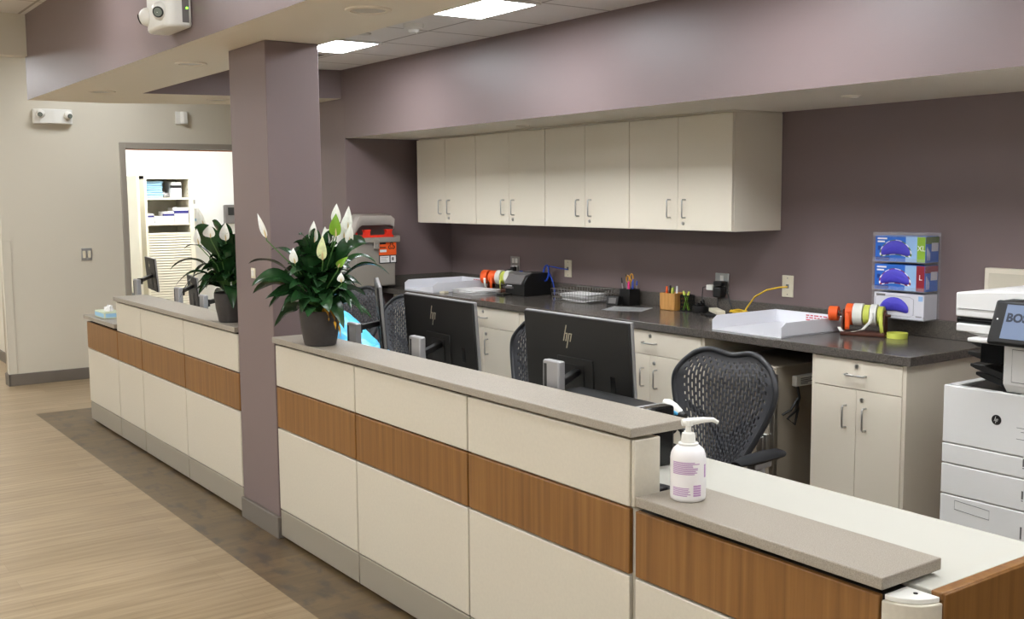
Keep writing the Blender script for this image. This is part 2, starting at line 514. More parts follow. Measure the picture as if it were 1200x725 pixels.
# door frame
b = MB()
b.box(DX0, DX0 + .05, YF - .025, YF + .15, 0, DZ, b=.004); b.box(DX1 - .05, DX1, YF - .025, YF + .15, 0, DZ, b=.004)
b.box(DX0 + .05, DX1 - .05, YF - .025, YF + .15, DZ - .05, DZ, b=.002)
door = struct(b, 'door_1', M['frame_grey'])
b = MB(); b.box(DX0 + .05, DX0 + .062, YF + .1, YF + .15, .01, DZ - .05); b.box(DX0+.05, DX1 - .05, YF + .1, YF + .15, DZ - .058, DZ - .05)
b.build('door_stop', M['door_wood'], door)

# ------------------------------------------------------------------ lights
def fixture(x0, x1, y0, y1, z, m, label, group):
    t = thing('ceiling_light', label, 'ceiling light', ((x0 + x1) / 2, (y0 + y1) / 2, z), group=group)
    f = MB(); w = .016
    for a in ((x0, x0 + w, y0, y1), (x1 - w, x1, y0, y1), (x0 + w, x1 - w, y0, y0 + w), (x0 + w, x1 - w, y1 - w, y1)):
        f.box(a[0], a[1], a[2], a[3], z - .012, z - .001)
    f.build('frame', M['fixture'], t)
    d = MB(); d.box(x0 + w, x1 - w, y0 + w, y1 - w, z - .008, z - .002); d.build('diffuser', m, t, smooth=False)
    return t
fixture(.66, 1.153, 4.06, 4.56, ZC, M['light_in'], 'square fluorescent ceiling light nearer the camera, cut by the top edge of the photo', 'lit panels in the inner ceiling')
fixture(.66, 1.153, 5.58, 6.08, ZC, M['light_in'], 'square fluorescent ceiling light just right of the purple pillar top', 'lit panels in the inner ceiling')
for y in (2.54, 1.02, -.5):
    fixture(.66, 1.153, y, y + .5, ZC, M['light_in'], 'square fluorescent ceiling light over the desk, out of the frame', 'lit panels in the inner ceiling')
for y in (-.4, 1.6, 3.6, 5.5):
    fixture(-1.02, -.5, y, y + .52, ZO, M['light_out'], 'square fluorescent ceiling light over the walkway, out of the frame', 'lit panels over the walkway')
for y in (.0, 6.2):  # unseen panels, added as fill light for faces towards the walkway
    fixture(-3.6, -3.0, y, y + 1.2, ZO, M['light_fill'], 'added long fill light over the waiting side, out of the frame', 'lit panels over the walkway')
fixture(-3.6, -3.0, 3.0, 4.2, ZO, M['light_fill'], 'added long fill light over the waiting side, out of the frame', 'lit panels over the walkway')  # middle one of the added fill panels
fixture(-2.3, -1.5, 8.95, 9.55, ZO, M['light_hall'], 'square ceiling light in the corridor beyond the header, out of the frame', 'lit panels over the walkway')
fixture(-1.7, -.5, 11.0, 13.4, ZO, M['light_end'], 'square ceiling light at the corridor end, out of the frame', 'lit panels over the walkway')
fixture(.3, .9, 8.55, 9.15, ZO, M['light_out'], 'square ceiling light in front of the door, out of the frame', 'lit panels over the walkway')
fixture(1.2, 1.8, 10.3, 11.5, 2.6, M['light_room'], 'bright ceiling light of the back room, out of the frame', 'lit panels of the back room')

# recessed downlight trims, all unlit
def downlight(x, y, z, r, label):
    t = thing('recessed_downlight', label, 'downlight', (x, y, z), group='unlit recessed downlights')
    a = MB(); a.lathe([(r * .78, -.001), (r * .8, -.008), (r, -.006), (r + .002, 0)], 32, (x, y, z)); a.build('trim_ring', M['beige_soffit'], t)
    a = MB(); a.lathe([(0, -.003), (r * .78, -.003), (r * .78, -.001)], 32, (x, y, z)); a.build('lens', M['vent'], t)
downlight(.01, 5.53, ZB, .078, 'round recessed downlight in the bulkhead just left of the purple pillar')
downlight(.02, 7.25, ZB, .082, 'small round recessed downlight at the far left end of the bulkhead')
downlight(.02, 3.62, ZB, .085, 'large round recessed downlight in the bulkhead right of the pillar top')
downlight(.86, 7.45, ZB, .078, 'round recessed downlight in the far beam beside the pillar left edge')
downlight(1.89, 5.22, ZS, .04, 'small round downlight in the soffit above the wall cupboards')
downlight(1.98, 2.96, ZS, .04, 'small round downlight in the soffit right of the wall cupboards')

# smoke detector, sprinkler plate, air grille
a = MB(); a.lathe([(0, -.045), (.02, -.045), (.026, -.04), (.028, -.03), (.05, -.024), (.054, -.006), (.054, 0)], 28)
a.cyl((.012, -.012, -.05), (.012, -.012, -.04), .004)
bmesh.ops.translate(a.bm, verts=a.bm.verts, vec=(.975, 4.92, ZC))
single(a, 'smoke_detector', M['white_plastic'], 'small round white smoke detector on the tile ceiling between the two lights', 'smoke detector', (.975, 4.92, ZC))
a = MB(); a.lathe([(0, -.006), (.036, -.006), (.04, 0)], 24, (.91, 5.34, ZC))
single(a, 'sprinkler_cap', M['vent'], 'flat round sprinkler cover on the tile ceiling left of the smoke detector', 'sprinkler', (.91, 5.34, ZC))
t = thing('air_grille', 'pale slatted air grille in the tile ceiling at the pillar edge', 'vent', (.92, 6.3, ZC))
a = MB()
for q in ((.72, .735, 6.16, 6.46), (1.085, 1.1, 6.16, 6.46), (.735, 1.085, 6.16, 6.175), (.735, 1.085, 6.445, 6.46)):
    a.box(q[0], q[1], q[2], q[3], ZC - .012, ZC)
a.build('frame', M['vent'], t)
a = MB()
for k in range(7):
    a.box(.735, 1.085, 6.185 + k * .037, 6.205 + k * .037, ZC - .01, ZC - .004)
a.build('slats', M['mid_grey'], t)

# ------------------------------------------------------------------ camera
cam = bpy.data.cameras.new('camera'); co = bpy.data.objects.new('camera', cam); C.objects.link(co)
yaw, pitch, roll = math.radians(35.40099), math.radians(-6.048657), math.radians(-.487015)
cy, sy = math.cos(yaw), math.sin(yaw)
fw = Vector((sy * math.cos(pitch), cy * math.cos(pitch), math.sin(pitch)))
rt = Vector((cy, -sy, 0)); up = rt.cross(fw)
r2 = rt * math.cos(roll) + up * math.sin(roll); u2 = up * math.cos(roll) - rt * math.sin(roll)
co.matrix_world = Matrix(((r2.x, u2.x, -fw.x, -1.91197), (r2.y, u2.y, -fw.y, 0), (r2.z, u2.z, -fw.z, 1.56), (0, 0, 0, 1)))
cam.sensor_fit = 'HORIZONTAL'; cam.sensor_width = 36.0; cam.lens = 1260.243 / 1200 * 36
cam.clip_start = .05; cam.clip_end = 60
S.camera = co
w = bpy.data.worlds.new('world'); S.world = w; w.use_nodes = True
w.node_tree.nodes['Background'].inputs['Color'].default_value = (.8, .8, .78, 1)
w.node_tree.nodes['Background'].inputs['Strength'].default_value = .02
S.view_settings.view_transform = 'Standard'; S.view_settings.look = 'None'
S.view_settings.gamma = 1.0; S.view_settings.use_curve_mapping = False
S.view_settings.exposure = 0.0
# ------------------------------------------------------------------ reception counter
ZT, ZTB, ZP, ZW, ZWB, ZK, ZF = .937, .910, .902, .711, .521, .142, .014
XE = .097
def module(y0, y1, low, label, end_right=False, end_left=False):
    t = thing('reception_panel', label, 'counter panel', (.05, (y0 + y1) / 2, 0), group='panels of the reception counter')
    g = .0028; zt = ZW if low else ZP
    a = MB(); a.box(.016, XE, y0, y1, ZF + .004, zt - .004); a.build('frame', M['dark_gap'] if not (end_right or end_left) else M['panel'], t)
    def tile(n, z0, z1, m, x0=0.0):
        q = MB(); q.box(x0, .0165, y0 + g, y1 - g, z0 + g, z1 - g, b=.0035); q.build(n, M[m], t)
    tile('kick_plate', ZF, ZK, 'kick', .002)
    tile('lower_tile', ZK, ZWB, 'panel')
    tile('wood_tile', ZWB, ZW, 'wood')
    if not low:
        tile('upper_tile', ZW, ZP, 'panel')
    if end_right:
        q = MB(); q.box(.004, XE + .002, y0 - .014, y0, ZW + .003, ZP - .002, b=.004); q.build('end_trim', M['panel'], t)
    if end_left:
        q = MB(); q.box(.002, XE + .002, y1 - .002, y1 + .012, .01, ZP, b=.003); q.build('end_trim', M['panel'], t)
    return t
module(7.098, 7.85, True, 'low cream and wood counter panel at the far left end, under the tissue box', end_left=False)
module(6.572, 7.094, False, 'narrow tall cream and wood counter panel, second from the far left end')
module(5.790, 6.570, False, 'tall cream and wood counter panel, middle one of three tall panels left of the pillar')
module(4.990, 5.788, False, 'tall cream and wood counter panel touching the left side of the pillar')
module(3.767, 4.538, False, 'tall cream and wood counter panel touching the right side of the pillar', end_left=False)
module(2.955, 3.765, False, 'tall cream and wood counter panel, second to the right of the pillar')
module(2.144, 2.953, False, 'tall cream and wood counter panel ending beside the lotion bottle', end_right=True)
module(1.350, 2.125, True, 'low cream and wood counter panel in the right foreground under the lotion ledge')

def slab(x0, x1, y0, y1, z0, z1, label):
    a = MB(); a.box(x0, x1, y0, y1, z0, z1, b=.003)
    return single(a, 'counter_top', M['slab'], label, 'counter top', ((x0 + x1) / 2, (y0 + y1) / 2, z0), 'beige counter tops')
slab(-.015, .197, 2.124, 4.536, ZTB, ZT, 'long raised beige speckled counter top right of the pillar')
slab(-.015, .197, 4.992, 7.096, ZTB, ZT, 'raised beige speckled counter top left of the pillar')
slab(-.016, .198, 1.334, 2.103, .727, .755, 'low beige speckled ledge carrying the lotion bottle')
slab(-.016, .21, 7.1, 7.87, .727, .755, 'low beige speckled ledge at the far left end carrying the tissue box')
for y0, y1, lab in ((2.18, 4.5, 'right'), (5.02, 7.07, 'left')):
    a = MB(); a.box(.03, .085, y0, y1, ZP + .0003, ZTB - .0002, b=.002)
    single(a, 'support_rail', M['dark_gap'], 'dark support rail between panels and raised counter top %s of the pillar' % lab, 'rail', (.05, (y0 + y1) / 2, ZP), 'rails under the counter tops')
for y0, y1, lab in ((1.40, 2.08, 'right foreground'), (7.15, 7.82, 'far left')):
    a = MB(); a.box(.03, .085, y0, y1, .7113, .7268, b=.002)
    single(a, 'support_rail', M['dark_gap'], 'dark support rail under the low ledge in the %s' % lab, 'rail', (.05, (y0 + y1) / 2, .70), 'rails under the counter tops')
# rounded corner post and the wood end panel
t = thing('corner_post', 'rounded cream corner post at the right end of the counter', 'corner post', (.05, 1.3, 0))
pts = [(.0, 1.346), (.088, 1.346), (.088, 1.258)] + [(.088 - .088 * math.sin(k * PI / 16), 1.346 - .088 * math.cos(k * PI / 16)) for k in range(1, 8)]
a = MB(); a.prism(pts, .014, .700, 'Z', b=.003); a.build('shell', M['panel'], t)
pts2 = [(.008, 1.344), (.086, 1.344), (.086, 1.264)] + [(.086 - .078 * math.sin(k * PI / 16), 1.344 - .078 * math.cos(k * PI / 16)) for k in range(1, 8)]
a = MB(); a.prism(pts2, .700, .712, 'Z', b=.002); a.build('cap', M['white_plastic'], t)
a = MB(); a.cyl((.062, 1.306, .711), (.062, 1.306, .7135), .005); a.build('screw_hole', M['dark_gap'], t)
t = thing('reception_panel', 'wood and cream end panel facing the camera at the bottom right corner', 'counter panel', (.6, 1.29, 0), group='panels of the reception counter')
a = MB(); a.box(.096, 1.2, 1.2765, 1.2925, .014, .688); a.build('frame', M['panel'], t)
a = MB(); a.box(.096, 1.2, 1.259, 1.277, .521, .716, b=.004); a.box(.092, 1.2, 1.262, 1.29, .700, .7185, b=.003); a.build('wood_tile', M['wood'], t)
a = MB(); a.box(.096, 1.2, 1.259, 1.277, .145, .518, b=.004); a.build('lower_tile', M['panel'], t)
a = MB(); a.box(.096, 1.2, 1.261, 1.277, .014, .139, b=.004); a.build('kick_plate', M['kick'], t)
# desks on the staff side
def desk(y0, y1, x1, label):
    t = thing('desk', label, 'desk', (.35, (y0 + y1) / 2, 0), group='white staff desks')
    a = MB(); a.box(XE + .004, x1, y0, y1, .690, .715, b=.003); a.build('desktop', M['desk'], t)
    for y in (y0 + .05, (y0 + y1) / 2, y1 - .07):
        a = MB(); a.box(x1 - .09, x1 - .05, y, y + .03, .0, .69, b=.004); a.build('leg', M['silver'], t)
    a = MB(); a.box(.11, .125, y0 + .02, y1 - .02, .25, .69); a.build('modesty_panel', M['panel'], t)
desk(1.294, 4.52, .565, 'white desk top behind the right half of the reception counter')
t = thing('desk', 'short white desk piece close behind the pillar', 'desk', (.42, 4.757, 0), group='white staff desks')
a = MB(); a.box(.285, .565, 4.522, 4.993, .690, .715, b=.003); a.build('desktop', M['desk'], t)
for y in (4.56, 4.92):
    a = MB(); a.box(.48, .52, y, y + .03, .0, .69, b=.004); a.build('leg', M['silver'], t)
t = thing('desk', 'white desk return carrying the blue bag beyond the pillar', 'desk', (.72, 5.33, 0), group='white staff desks')
a = MB(); a.box(.568, .86, 4.86, 5.82, .690, .715, b=.003); a.build('desktop', M['desk'], t)
for y in (4.9, 5.75):
    a = MB(); a.box(.78, .82, y, y + .03, .0, .69, b=.004); a.build('leg', M['silver'], t)
desk(4.996, 8.2, .565, 'white desk top behind the left half of the reception counter')

# ------------------------------------------------------------------ wall cupboards
def handle(axis, x, y, z, L, parent, depth=.026, r=.0042, name='handle'):
    """steel bow handle standing off a face at x, facing -X"""
    if axis == 'Z':
        p = [(x, y, z - L / 2), (x - depth * .8, y, z - L / 2), (x - depth, y, z - L / 2 + .006), (x - depth, y, z + L / 2 - .006), (x - depth * .8, y, z + L / 2), (x, y, z + L / 2)]
    else:
        p = [(x, y - L / 2, z), (x - depth * .8, y - L / 2, z), (x - depth, y - L / 2 + .006, z), (x - depth, y + L / 2 - .006, z), (x - depth * .8, y + L / 2, z), (x, y + L / 2, z)]
    a = MB(); a.tube(p, r, 8); return a.build(name, M['steel'], parent)
def lock(x, y, z, parent):
    a = MB(); a.lathe([(0, .006), (.008, .006), (.0095, .003), (.0095, 0)], 18, M=T(x, y, z) @ RY(-PI / 2)); a.box(x - .0075, x - .0055, y - .0012, y + .0012, z - .005, z + .005)
    return a.build('lock', M['steel'], parent)
XU, ZU0, ZU1 = 2.083, 1.370, 1.962
seams = [6.795, 6.027, 5.264, 4.495, 3.731]
ulabels = ['leftmost cream double-door wall cupboard, in the alcove corner', 'cream double-door wall cupboard, second from the left', 'cream double-door wall cupboard, third from the left', 'rightmost cream double-door wall cupboard with its side panel showing']
for i in range(4):
    y1, y0 = seams[i] - .0006, seams[i + 1] + .0006
    t = thing('wall_cupboard', ulabels[i], 'cupboard', ((XU + XW) / 2, (y0 + y1) / 2, ZU0), group='cream wall cupboards')
    a = MB(); a.box(XU + .018, XW - .002, y0, y1, ZU0, ZU1, b=.0015); a.build('carcass', M['cab'], t)
    ym = (y0 + y1) / 2; g = .0016
    for s, (ya, yb) in enumerate(((y0 + g, ym - g * .7), (ym + g * .7, y1 - g))):
        a = MB(); a.box(XU, XU + .0175, ya, yb, ZU0 + .002, ZU1 - .004, b=.0015); d = a.build('door', M['cab'], t)
        yh = ym - .056 if s == 0 else ym + .056
        handle('Z', XU, yh, 1.484, .094, d)
        if s == 0:
            lock(XU, ym - .043, 1.408, d)
# scribe strip between cupboards and soffit
a = MB(); a.box(XU + .012, XW - .002, 3.735, 6.79, ZU1 + .0005, ZS - .0005); struct(a, 'trim_7', M['beige_soffit'])

# ------------------------------------------------------------------ base cabinets and worktop
XC, ZCT, ZCB = 1.832, .905, .867
XD = 1.845
t = thing('worktop', 'long dark grey speckled worktop with upstand along the purple wall', 'worktop', (2.14, 4.7, ZCB))
a = MB(); a.box(XC, XW - .001, 2.533, YA - .001, ZCB, ZCT, b=.003); a.build('surface', M['counter'], t)
a = MB(); a.box(XW - .02, XW - .001, 2.533, YA - .001, ZCT, .987, b=.002); a.box(XC + .01, XW - .021, YA - .02, YA - .001, ZCT, .987, b=.002); a.build('upstand', M['counter'], t)
blabels = ['cream base cabinet at the right end of the dark worktop, next to the copier', 'cream base cabinet left of the knee space, behind the black mesh chair', 'cream base cabinet behind the second monitor', 'cream base cabinet right of the first monitor, third from the knee space', 'cream base cabinet at the alcove end under the first white tray']
spans = [(2.56, 3.03), (3.68, 4.44), (4.44, 5.2), (5.2, 6.0), (6.0, 6.76)]
for lab, (y0, y1) in zip(blabels, spans):
    y0 += .0006; y1 -= .0006
    t = thing('base_cabinet', lab, 'cabinet', (2.14, (y0 + y1) / 2, 0), group='cream base cabinets')
    a = MB(); a.box(XD + .019, XW - .003, y0, y1, .09, ZCB - .001, b=.0012)
    a.box(XD + .005, XD + .02, y0, y0 + .016, .09, ZCB - .001); a.box(XD + .005, XD + .02, y1 - .016, y1, .09, ZCB - .001)
    a.build('carcass', M['cab'], t)
    a = MB(); a.box(XD + .06, XW - .01, y0, y1, 0, .09); a.build('plinth', M['base_grey'], t)
    ya, yb = y0 + .017, y1 - .017; ym = (ya + yb) / 2; g = .0016
    zd = .737
    a = MB(); a.box(XD, XD + .018, ya, yb, zd + g, ZCB - .006, b=.0015); d = a.build('drawer', M['cab'], t)
    handle('Y', XD, ym, .799, .094, d); lock(XD, ym, .836, d)
    for s, (yc, yd) in enumerate(((ya, ym - g * .7), (ym + g * .7, yb))):
        a = MB(); a.box(XD, XD + .018, yc, yd, .1, zd - g, b=.0015); d = a.build('door', M['cab'], t)
        handle('Z', XD, ym - .05 if s == 0 else ym + .05, .617, .094, d)
        if s == 0:
            lock(XD, ym - .03, .697, d)

# steel cart parked in the knee space
t = thing('steel_cart', 'greige steel cart with latches in the knee space under the worktop', 'cart', (2.1, 3.42, 0))
a = MB(); a.box(1.86, 2.36, 3.245, 3.64, .06, .775, b=.006); a.build('body', M['cart'], t)
a = MB(); a.box(1.842, 1.86, 3.262, 3.63, .075, .765, b=.003); a.build('door', M['cart'], t)
for z in (.70, .40):
    a = MB(); a.box(1.828, 1.85, 3.262, 3.325, z - .065, z + .065, b=.004); a.box(1.82, 1.83, 3.28, 3.306, z - .05, z + .05, b=.003)
    a.build('latch', M['steel'], t)
a = MB(); a.box(1.846, 1.872, 3.237, 3.262, .1, .74, b=.003); a.build('corner_post', M['steel'], t)
a = MB(); a.box(1.97, 2.12, 3.215, 3.244, .675, .725, b=.006); bx = a.build('power_brick', M['white_plastic'], t)
a = MB(); [a.box(2.0, 2.0 + L, 3.2138, 3.2145, z, z + .004) for L, z in ((.09, .709), (.07, .701), (.1, .693), (.05, .685))]; a.build('print', M['mid_grey'], bx)
a = MB(); a.tube([(2.0, 3.235, .68), (2.0, 3.22, .62), (1.98, 3.225, .56), (1.93, 3.23, .53), (1.97, 3.22, .50), (2.0, 3.226, .57), (1.98, 3.215, .62), (1.94, 3.22, .57), (1.9, 3.235, .55)], .006, 8); a.build('power_cord', M['black'], t)
for x in (1.9, 2.32):
    for y in (3.29, 3.6):
        a = MB(); a.cyl((x, y - .012, .03), (x, y + .012, .03), .03); a.cyl((x, y, .03), (x, y, .065), .01); a.build('caster', M['black_soft'], t)
# ------------------------------------------------------------------ office chairs
def smooth01(a, b2, x):
    x = max(0.0, min(1.0, (x - a) / (b2 - a))); return x * x * (3 - 2 * x)
def back_pt(u, v):
    """point of the backrest: u across (-1..1), v up (0..1); the chair faces local -X"""
    W = .098 + .146 * smooth01(-.12, .80, v)
    if v > .74:
        W *= 1 - .30 * ((v - .74) / .26) ** 2.4
    if v < .1:
        W *= 1 - .25 * ((.1 - v) / .1) ** 2
    top = .015 * math.sin(min(abs(u), .6) / .6 * PI / 2) ** 2 - .024 * max(0, (abs(u) - .52) / .48) ** 2
    z = .475 + .468 * v + top * smooth01(.4, 1, v)
    x = .185 + .075 * v + .03 * math.sin(v * PI) * .5 + .02 * smooth01(.8, 1, v) - .034 * (u * u) * (1 - .3 * v)
    return Vector((x, u * W, z))
def make_chair(label, loc, rotz):
    t = thing('office_chair', label, 'office chair', loc, rotz, group='black mesh office chairs', local=True)
    # perforated shell: slots really cut through
    NU, NV = 57, 92
    bm = bmesh.new()
    V = [[bm.verts.new(back_pt(-1 + 2 * i / NU, j / NV)) for j in range(NV + 1)] for i in range(NU + 1)]
    for i in range(NU):
        for j in range(NV):
            u = -1 + 2 * (i + .5) / NU; v = (j + .5) / NV
            edge = max(abs(u) - .86, 0) + max(v - .93, 0) + max(.04 - v, 0)
            if i % 2 == 1 and edge == 0:
                jj = (j + (3 if (i // 2) % 2 else 0)) % 6
                rim = abs(u) > .74 or v > .86
                if (jj < 4 and not rim) or (rim and jj in (1, 2)):
                    continue
            bm.faces.new((V[i][j], V[i + 1][j], V[i + 1][j + 1], V[i][j + 1]))
    for vv in [q for q in bm.verts if not q.link_faces]:
        bm.verts.remove(vv)
    a = MB(); a.bm.free(); a.bm = bm
    o = a.build('backrest', M['chair_mesh'], t)
    md = o.modifiers.new('thick', 'SOLIDIFY'); md.thickness = .006; md.offset = 0
    rim = [back_pt(-1, j / 40) for j in range(0, 41)] + [back_pt(-1 + 2 * i / 40, 1) for i in range(1, 41)] + [back_pt(1, 1 - j / 40) for j in range(1, 41)] + [back_pt(1 - 2 * i / 20, 0) for i in range(1, 20)]
    a = MB(); a.tube(rim, .0115, 10, closed=True); a.build('back_frame', M['chair_frame'], t)
    # Y-shaped spine behind the shell
    def off(u, v, d=.028):
        p = back_pt(u, v); return (p.x + d, p.y, p.z)
    a = MB()
    a.tube([off(-.9, .56, .012), off(-.7, .50), off(-.4, .42), off(-.12, .30), off(0, .16), off(0, .0)], [.012, .014, .016, .018, .02, .02], 10)
    a.tube([off(.9, .56, .012), off(.7, .50), off(.4, .42), off(.12, .30), off(0, .16), off(0, .0)], [.012, .014, .016, .018, .02, .02], 10)
    a.tube([off(0, .02), (.2, 0, .43), (.12, 0, .385), (.02, 0, .375)], [.022, .026, .03, .03], 10)
    a.build('spine', M['chair_frame'], t)
    # seat
    a = MB(); bm2 = bmesh.new()
    bmesh.ops.create_cube(bm2, size=1)
    bmesh.ops.subdivide_edges(bm2, edges=bm2.edges[:], cuts=7, use_grid_fill=True)
    for v in bm2.verts:
        x, y, z = v.co * 2
        r = 1 - .10 * (x * x) * (y * y)
        wx = .235 * (1 - .05 * y * y) * r; wy = .245 * (1 - .06 * x * x) * r
        v.co = Vector((x * wx - .02, y * wy, .425 + z * .024 * (1 - .6 * max(abs(x), abs(y)) ** 6) - (.03 * max(0, -x - .5) ** 2) + .012 * y * y))
    a._join(bm2); o = a.build('seat', M['seat_fabric'], t, ang=80)
    # arms
    for s in (-1, 1):
        a = MB(); y = s * .262
        a.tube([(-.025, y, .612), (.03, y * 1.0, .617), (.10, y, .620), (.17, y, .621), (.22, y, .618), (.245, y, .612)], [.022, .036, .041, .041, .036, .02], 16)
        for v in a.bm.verts:
            v.co.z = .607 + (v.co.z - .617) * .42 + .008
        arm = a.build('armrest', M['chair_pad'], t)
        a = MB(); a.box(.06, .16, y - .02, y + .02, .578, .603, b=.006)
        a.tube([(.11, y, .59), (.115, y, .5), (.125, y * .97, .42), (.1, y * .6, .385), (.06, 0, .375)], [.02, .022, .022, .02, .02], 10)
        a.build('arm_post', M['silver'], arm)
    a = MB(); a.cyl((0, 0, .09), (0, 0, .25), .026); a.cyl((0, 0, .25), (0, 0, .38), .016); a.box(-.1, .12, -.08, .08, .365, .402, b=.012)
    a.build('gas_lift', M['black'], t)
    a = MB()
    for k in range(5):
        an = k * 2 * PI / 5 + .3
        a.tube([(0, 0, .10), (.15 * math.cos(an), .15 * math.sin(an), .095), (.28 * math.cos(an), .28 * math.sin(an), .07)], [.03, .024, .016], 8)
    a.build('star_base', M['chair_frame'], t)
    for k in range(5):
        an = k * 2 * PI / 5 + .3; x, y = .285 * math.cos(an), .285 * math.sin(an)
        a = MB(); px, py = -math.sin(an) * .016, math.cos(an) * .016
        a.cyl((x - px, y - py, .028), (x - px * .3, y - py * .3, .028), .028); a.cyl((x + px * .3, y + py * .3, .028), (x + px, y + py, .028), .028); a.cyl((x, y, .03), (x, y, .075), .008)
        a.build('caster', M['black_soft'], t)
    return t
chair = make_chair('black mesh office chair at the right desk end, back and armrest fully in view', (.87, 2.825, 0), math.radians(5))
dup(chair, (.92, 4.10, 0), math.radians(-4), 'black mesh office chair mostly hidden behind the second monitor, left edge showing')
dup(chair, (1.09, 5.56, 0), math.radians(12), 'black mesh office chair left of the first monitor, top half showing')
dup(chair, (1.18, 6.36, 0), math.radians(30), 'black mesh office chair in front of the sharps bin, behind the edge-on monitor')
dup(chair, (.93, 10.62, 0), math.radians(100), 'mesh office chair in the back room, only a rim showing beside the door frame')

# ------------------------------------------------------------------ monitors on posts
def hp_bars(a, s, mi=0, th=.0012):
    """slanted four-bar mark in the YZ plane, facing -X at x=0, height s"""
    k = .34
    def bar(y, z0, z1, w):
        p = [(-(y) - z0 * k, z0), (-(y + w) - z0 * k, z0), (-(y + w) - z1 * k, z1), (-(y) - z1 * k, z1)]
        a.prism([(q[0] * s, q[1] * s) for q in p], -th, 0, 'X', mi=mi)
    w = .075
    bar(0, -.25, .62, w)            # h stem
    bar(.20, -.25, .20, w)          # h leg
    bar(.36, -.62, .20, w)          # p stem
    bar(.56, -.25, .20, w)          # p bowl side
    bar(.085, .15, .20, .13); bar(.445, .15, .20, .13)
def make_monitor(label, loc, rotz):
    """screen faces local +X, shell faces local -X, origin at the panel centre"""
    t = thing('monitor', label, 'monitor', loc, rotz, group='black flat monitors', local=True)
    t.rotation_euler = (0, math.radians(-4), rotz)
    W, H = .300, .172
    a = MB(); a.box(-.004, .010, -W, W, -H, H, b=.003); a.build('bezel', M['silver'], t)
    a = MB(); a.box(.0101, .0115, -W + .006, W - .006, -H + .014, H - .006); a.build('screen', M['screen'], t)
    a = MB(); a.box(-.013, -.0035, -W + .002, W - .002, -H + .002, H - .002, b=.004); a.box(-.018, -.012, -.10, .10, -.14, .02, b=.003)
    sh = a.build('shell', M['monitor'], t)
    a = MB(); a.box(-.0205, -.0175, -.052, .052, -.105, -.005, b=.001); a.build('mount_plate', M['black'], t)
    a = MB(); a.box(-.0145, -.012, -.215, -.19, -.085, -.025, b=.001); a.build('port_cover', M['black_gloss'], t)
    a = MB(); hp_bars(a, .068); bmesh.ops.translate(a.bm, verts=a.bm.verts, vec=(-.0129, .058, .092)); a.build('logo', M['logo'], t)
    return t
protos = []
def station(label, loc, rotz, sc, py, ztop, tz, at=0.0):
    """a monitor hung on its own silver post"""
    if not protos:
        t = make_monitor(label, loc, rotz); protos.append(list(t.children))
    else:
        src = protos[0][0].parent
        t = src.copy(); C.objects.link(t); t.location = loc; t.rotation_euler = (0, math.radians(-4), rotz); t['label'] = label
        for ch in protos[0]:
            c = ch.copy(); C.objects.link(c); c.parent = t
            for g in list(ch.children):
                d = g.copy(); C.objects.link(d); d.parent = c
    t.scale = (sc, sc, sc)
    inv = (T(*loc) @ RZ(rotz) @ RY(math.radians(-4)) @ Matrix.Scale(sc, 4)).inverted()
    fx = .24
    a = MB(); a.box(fx - .016, fx + .014, py - .043, py + .043, .716, ztop, b=.006); a.bm.transform(inv); p = a.build('stand_post', M['silver'], t, world=False)
    a = MB(); a.box(fx - .0175, fx - .012, py + .020, py + .034, .73, ztop - .012, b=.001); a.bm.transform(inv); a.build('slot', M['black'], p, world=False)
    back = T(*loc) @ RZ(rotz) @ RY(math.radians(-4)) @ Matrix.Scale(sc, 4) @ Vector((-.012, at, -.05))
    d = Vector((back.x - fx, back.y - py, 0)); L = d.length; d.normalize()
    a = MB(); a.box(-.01, L, -.013, .013, tz - .012, tz + .012, b=.004, M=T(fx + .01, py, 0) @ RZ(math.atan2(d.y, d.x)))
    a.cyl((fx + .02, py, tz - .02), (fx + .02, py, tz + .02), .018)
    a.bm.transform(inv); a.build('stand_arm', M['black'], t, world=False)
    return t
station('black monitor with pale logo on a silver post, nearest the lotion bottle', (.50, 2.985, .961), 0, 1, 2.79, 1.018, .93)
station('black monitor with pale logo on a silver post, second from the lotion bottle', (.50, 3.92, .958), math.radians(-2), 1, 3.68, 1.007, .93)
station('monitor seen edge-on as a thin silver strip beside the blue bag', (.54, 4.532, .984), math.radians(-27), 1, 4.225, 1.011, .985, -.2)
station('small grey-backed monitor in front of the doorway, leftmost of all', (.50, 7.95, 1.01), math.radians(-8), .7, 7.43, 1.016, 1.0)
station('small dark monitor partly behind the leaves of the left plant', (.50, 7.05, .925), math.radians(-11), .7, 6.575, 1.014, .985)
station('dark monitor mostly hidden behind the pot of the left plant', (.50, 6.42, .91), math.radians(-11), .7, 6.135, 1.0, .95)

# ------------------------------------------------------------------ things on the staff desk
t = thing('desktop_computer', 'slim black desktop computer with silver end strip below the nearest monitor', 'computer', (.36, 2.65, .715))
a = MB(); a.box(.30, .42, 2.475, 2.865, .7151, .900, b=.008); a.build('case', M['black'], t)
a = MB(); a.box(.296, .424, 2.452, 2.478, .7151, .902, b=.006); a.build('front_strip', M['silver'], t)
a = MB(); a.box(.30, .42, 2.405, 2.454, .7151, .905, b=.010); a.build('front_panel', M['black_gloss'], t)
t = thing('barcode_scanner', 'white and blue handheld barcode scanner on a stand by the mesh chair', 'scanner', (.5, 2.50, .715))
a = MB(); a.lathe([(0, .0), (.045, 0), (.045, .008), (.03, .014), (.012, .02), (.011, .10), (.0, .10)], 24, (.475, 2.405, .7151)); a.build('stand', M['white_plastic'], t)
Mh = T(.5, 2.497, .868) @ RZ(math.radians(-75)) @ RY(math.radians(27)) @ Matrix.Scale(.72, 4)
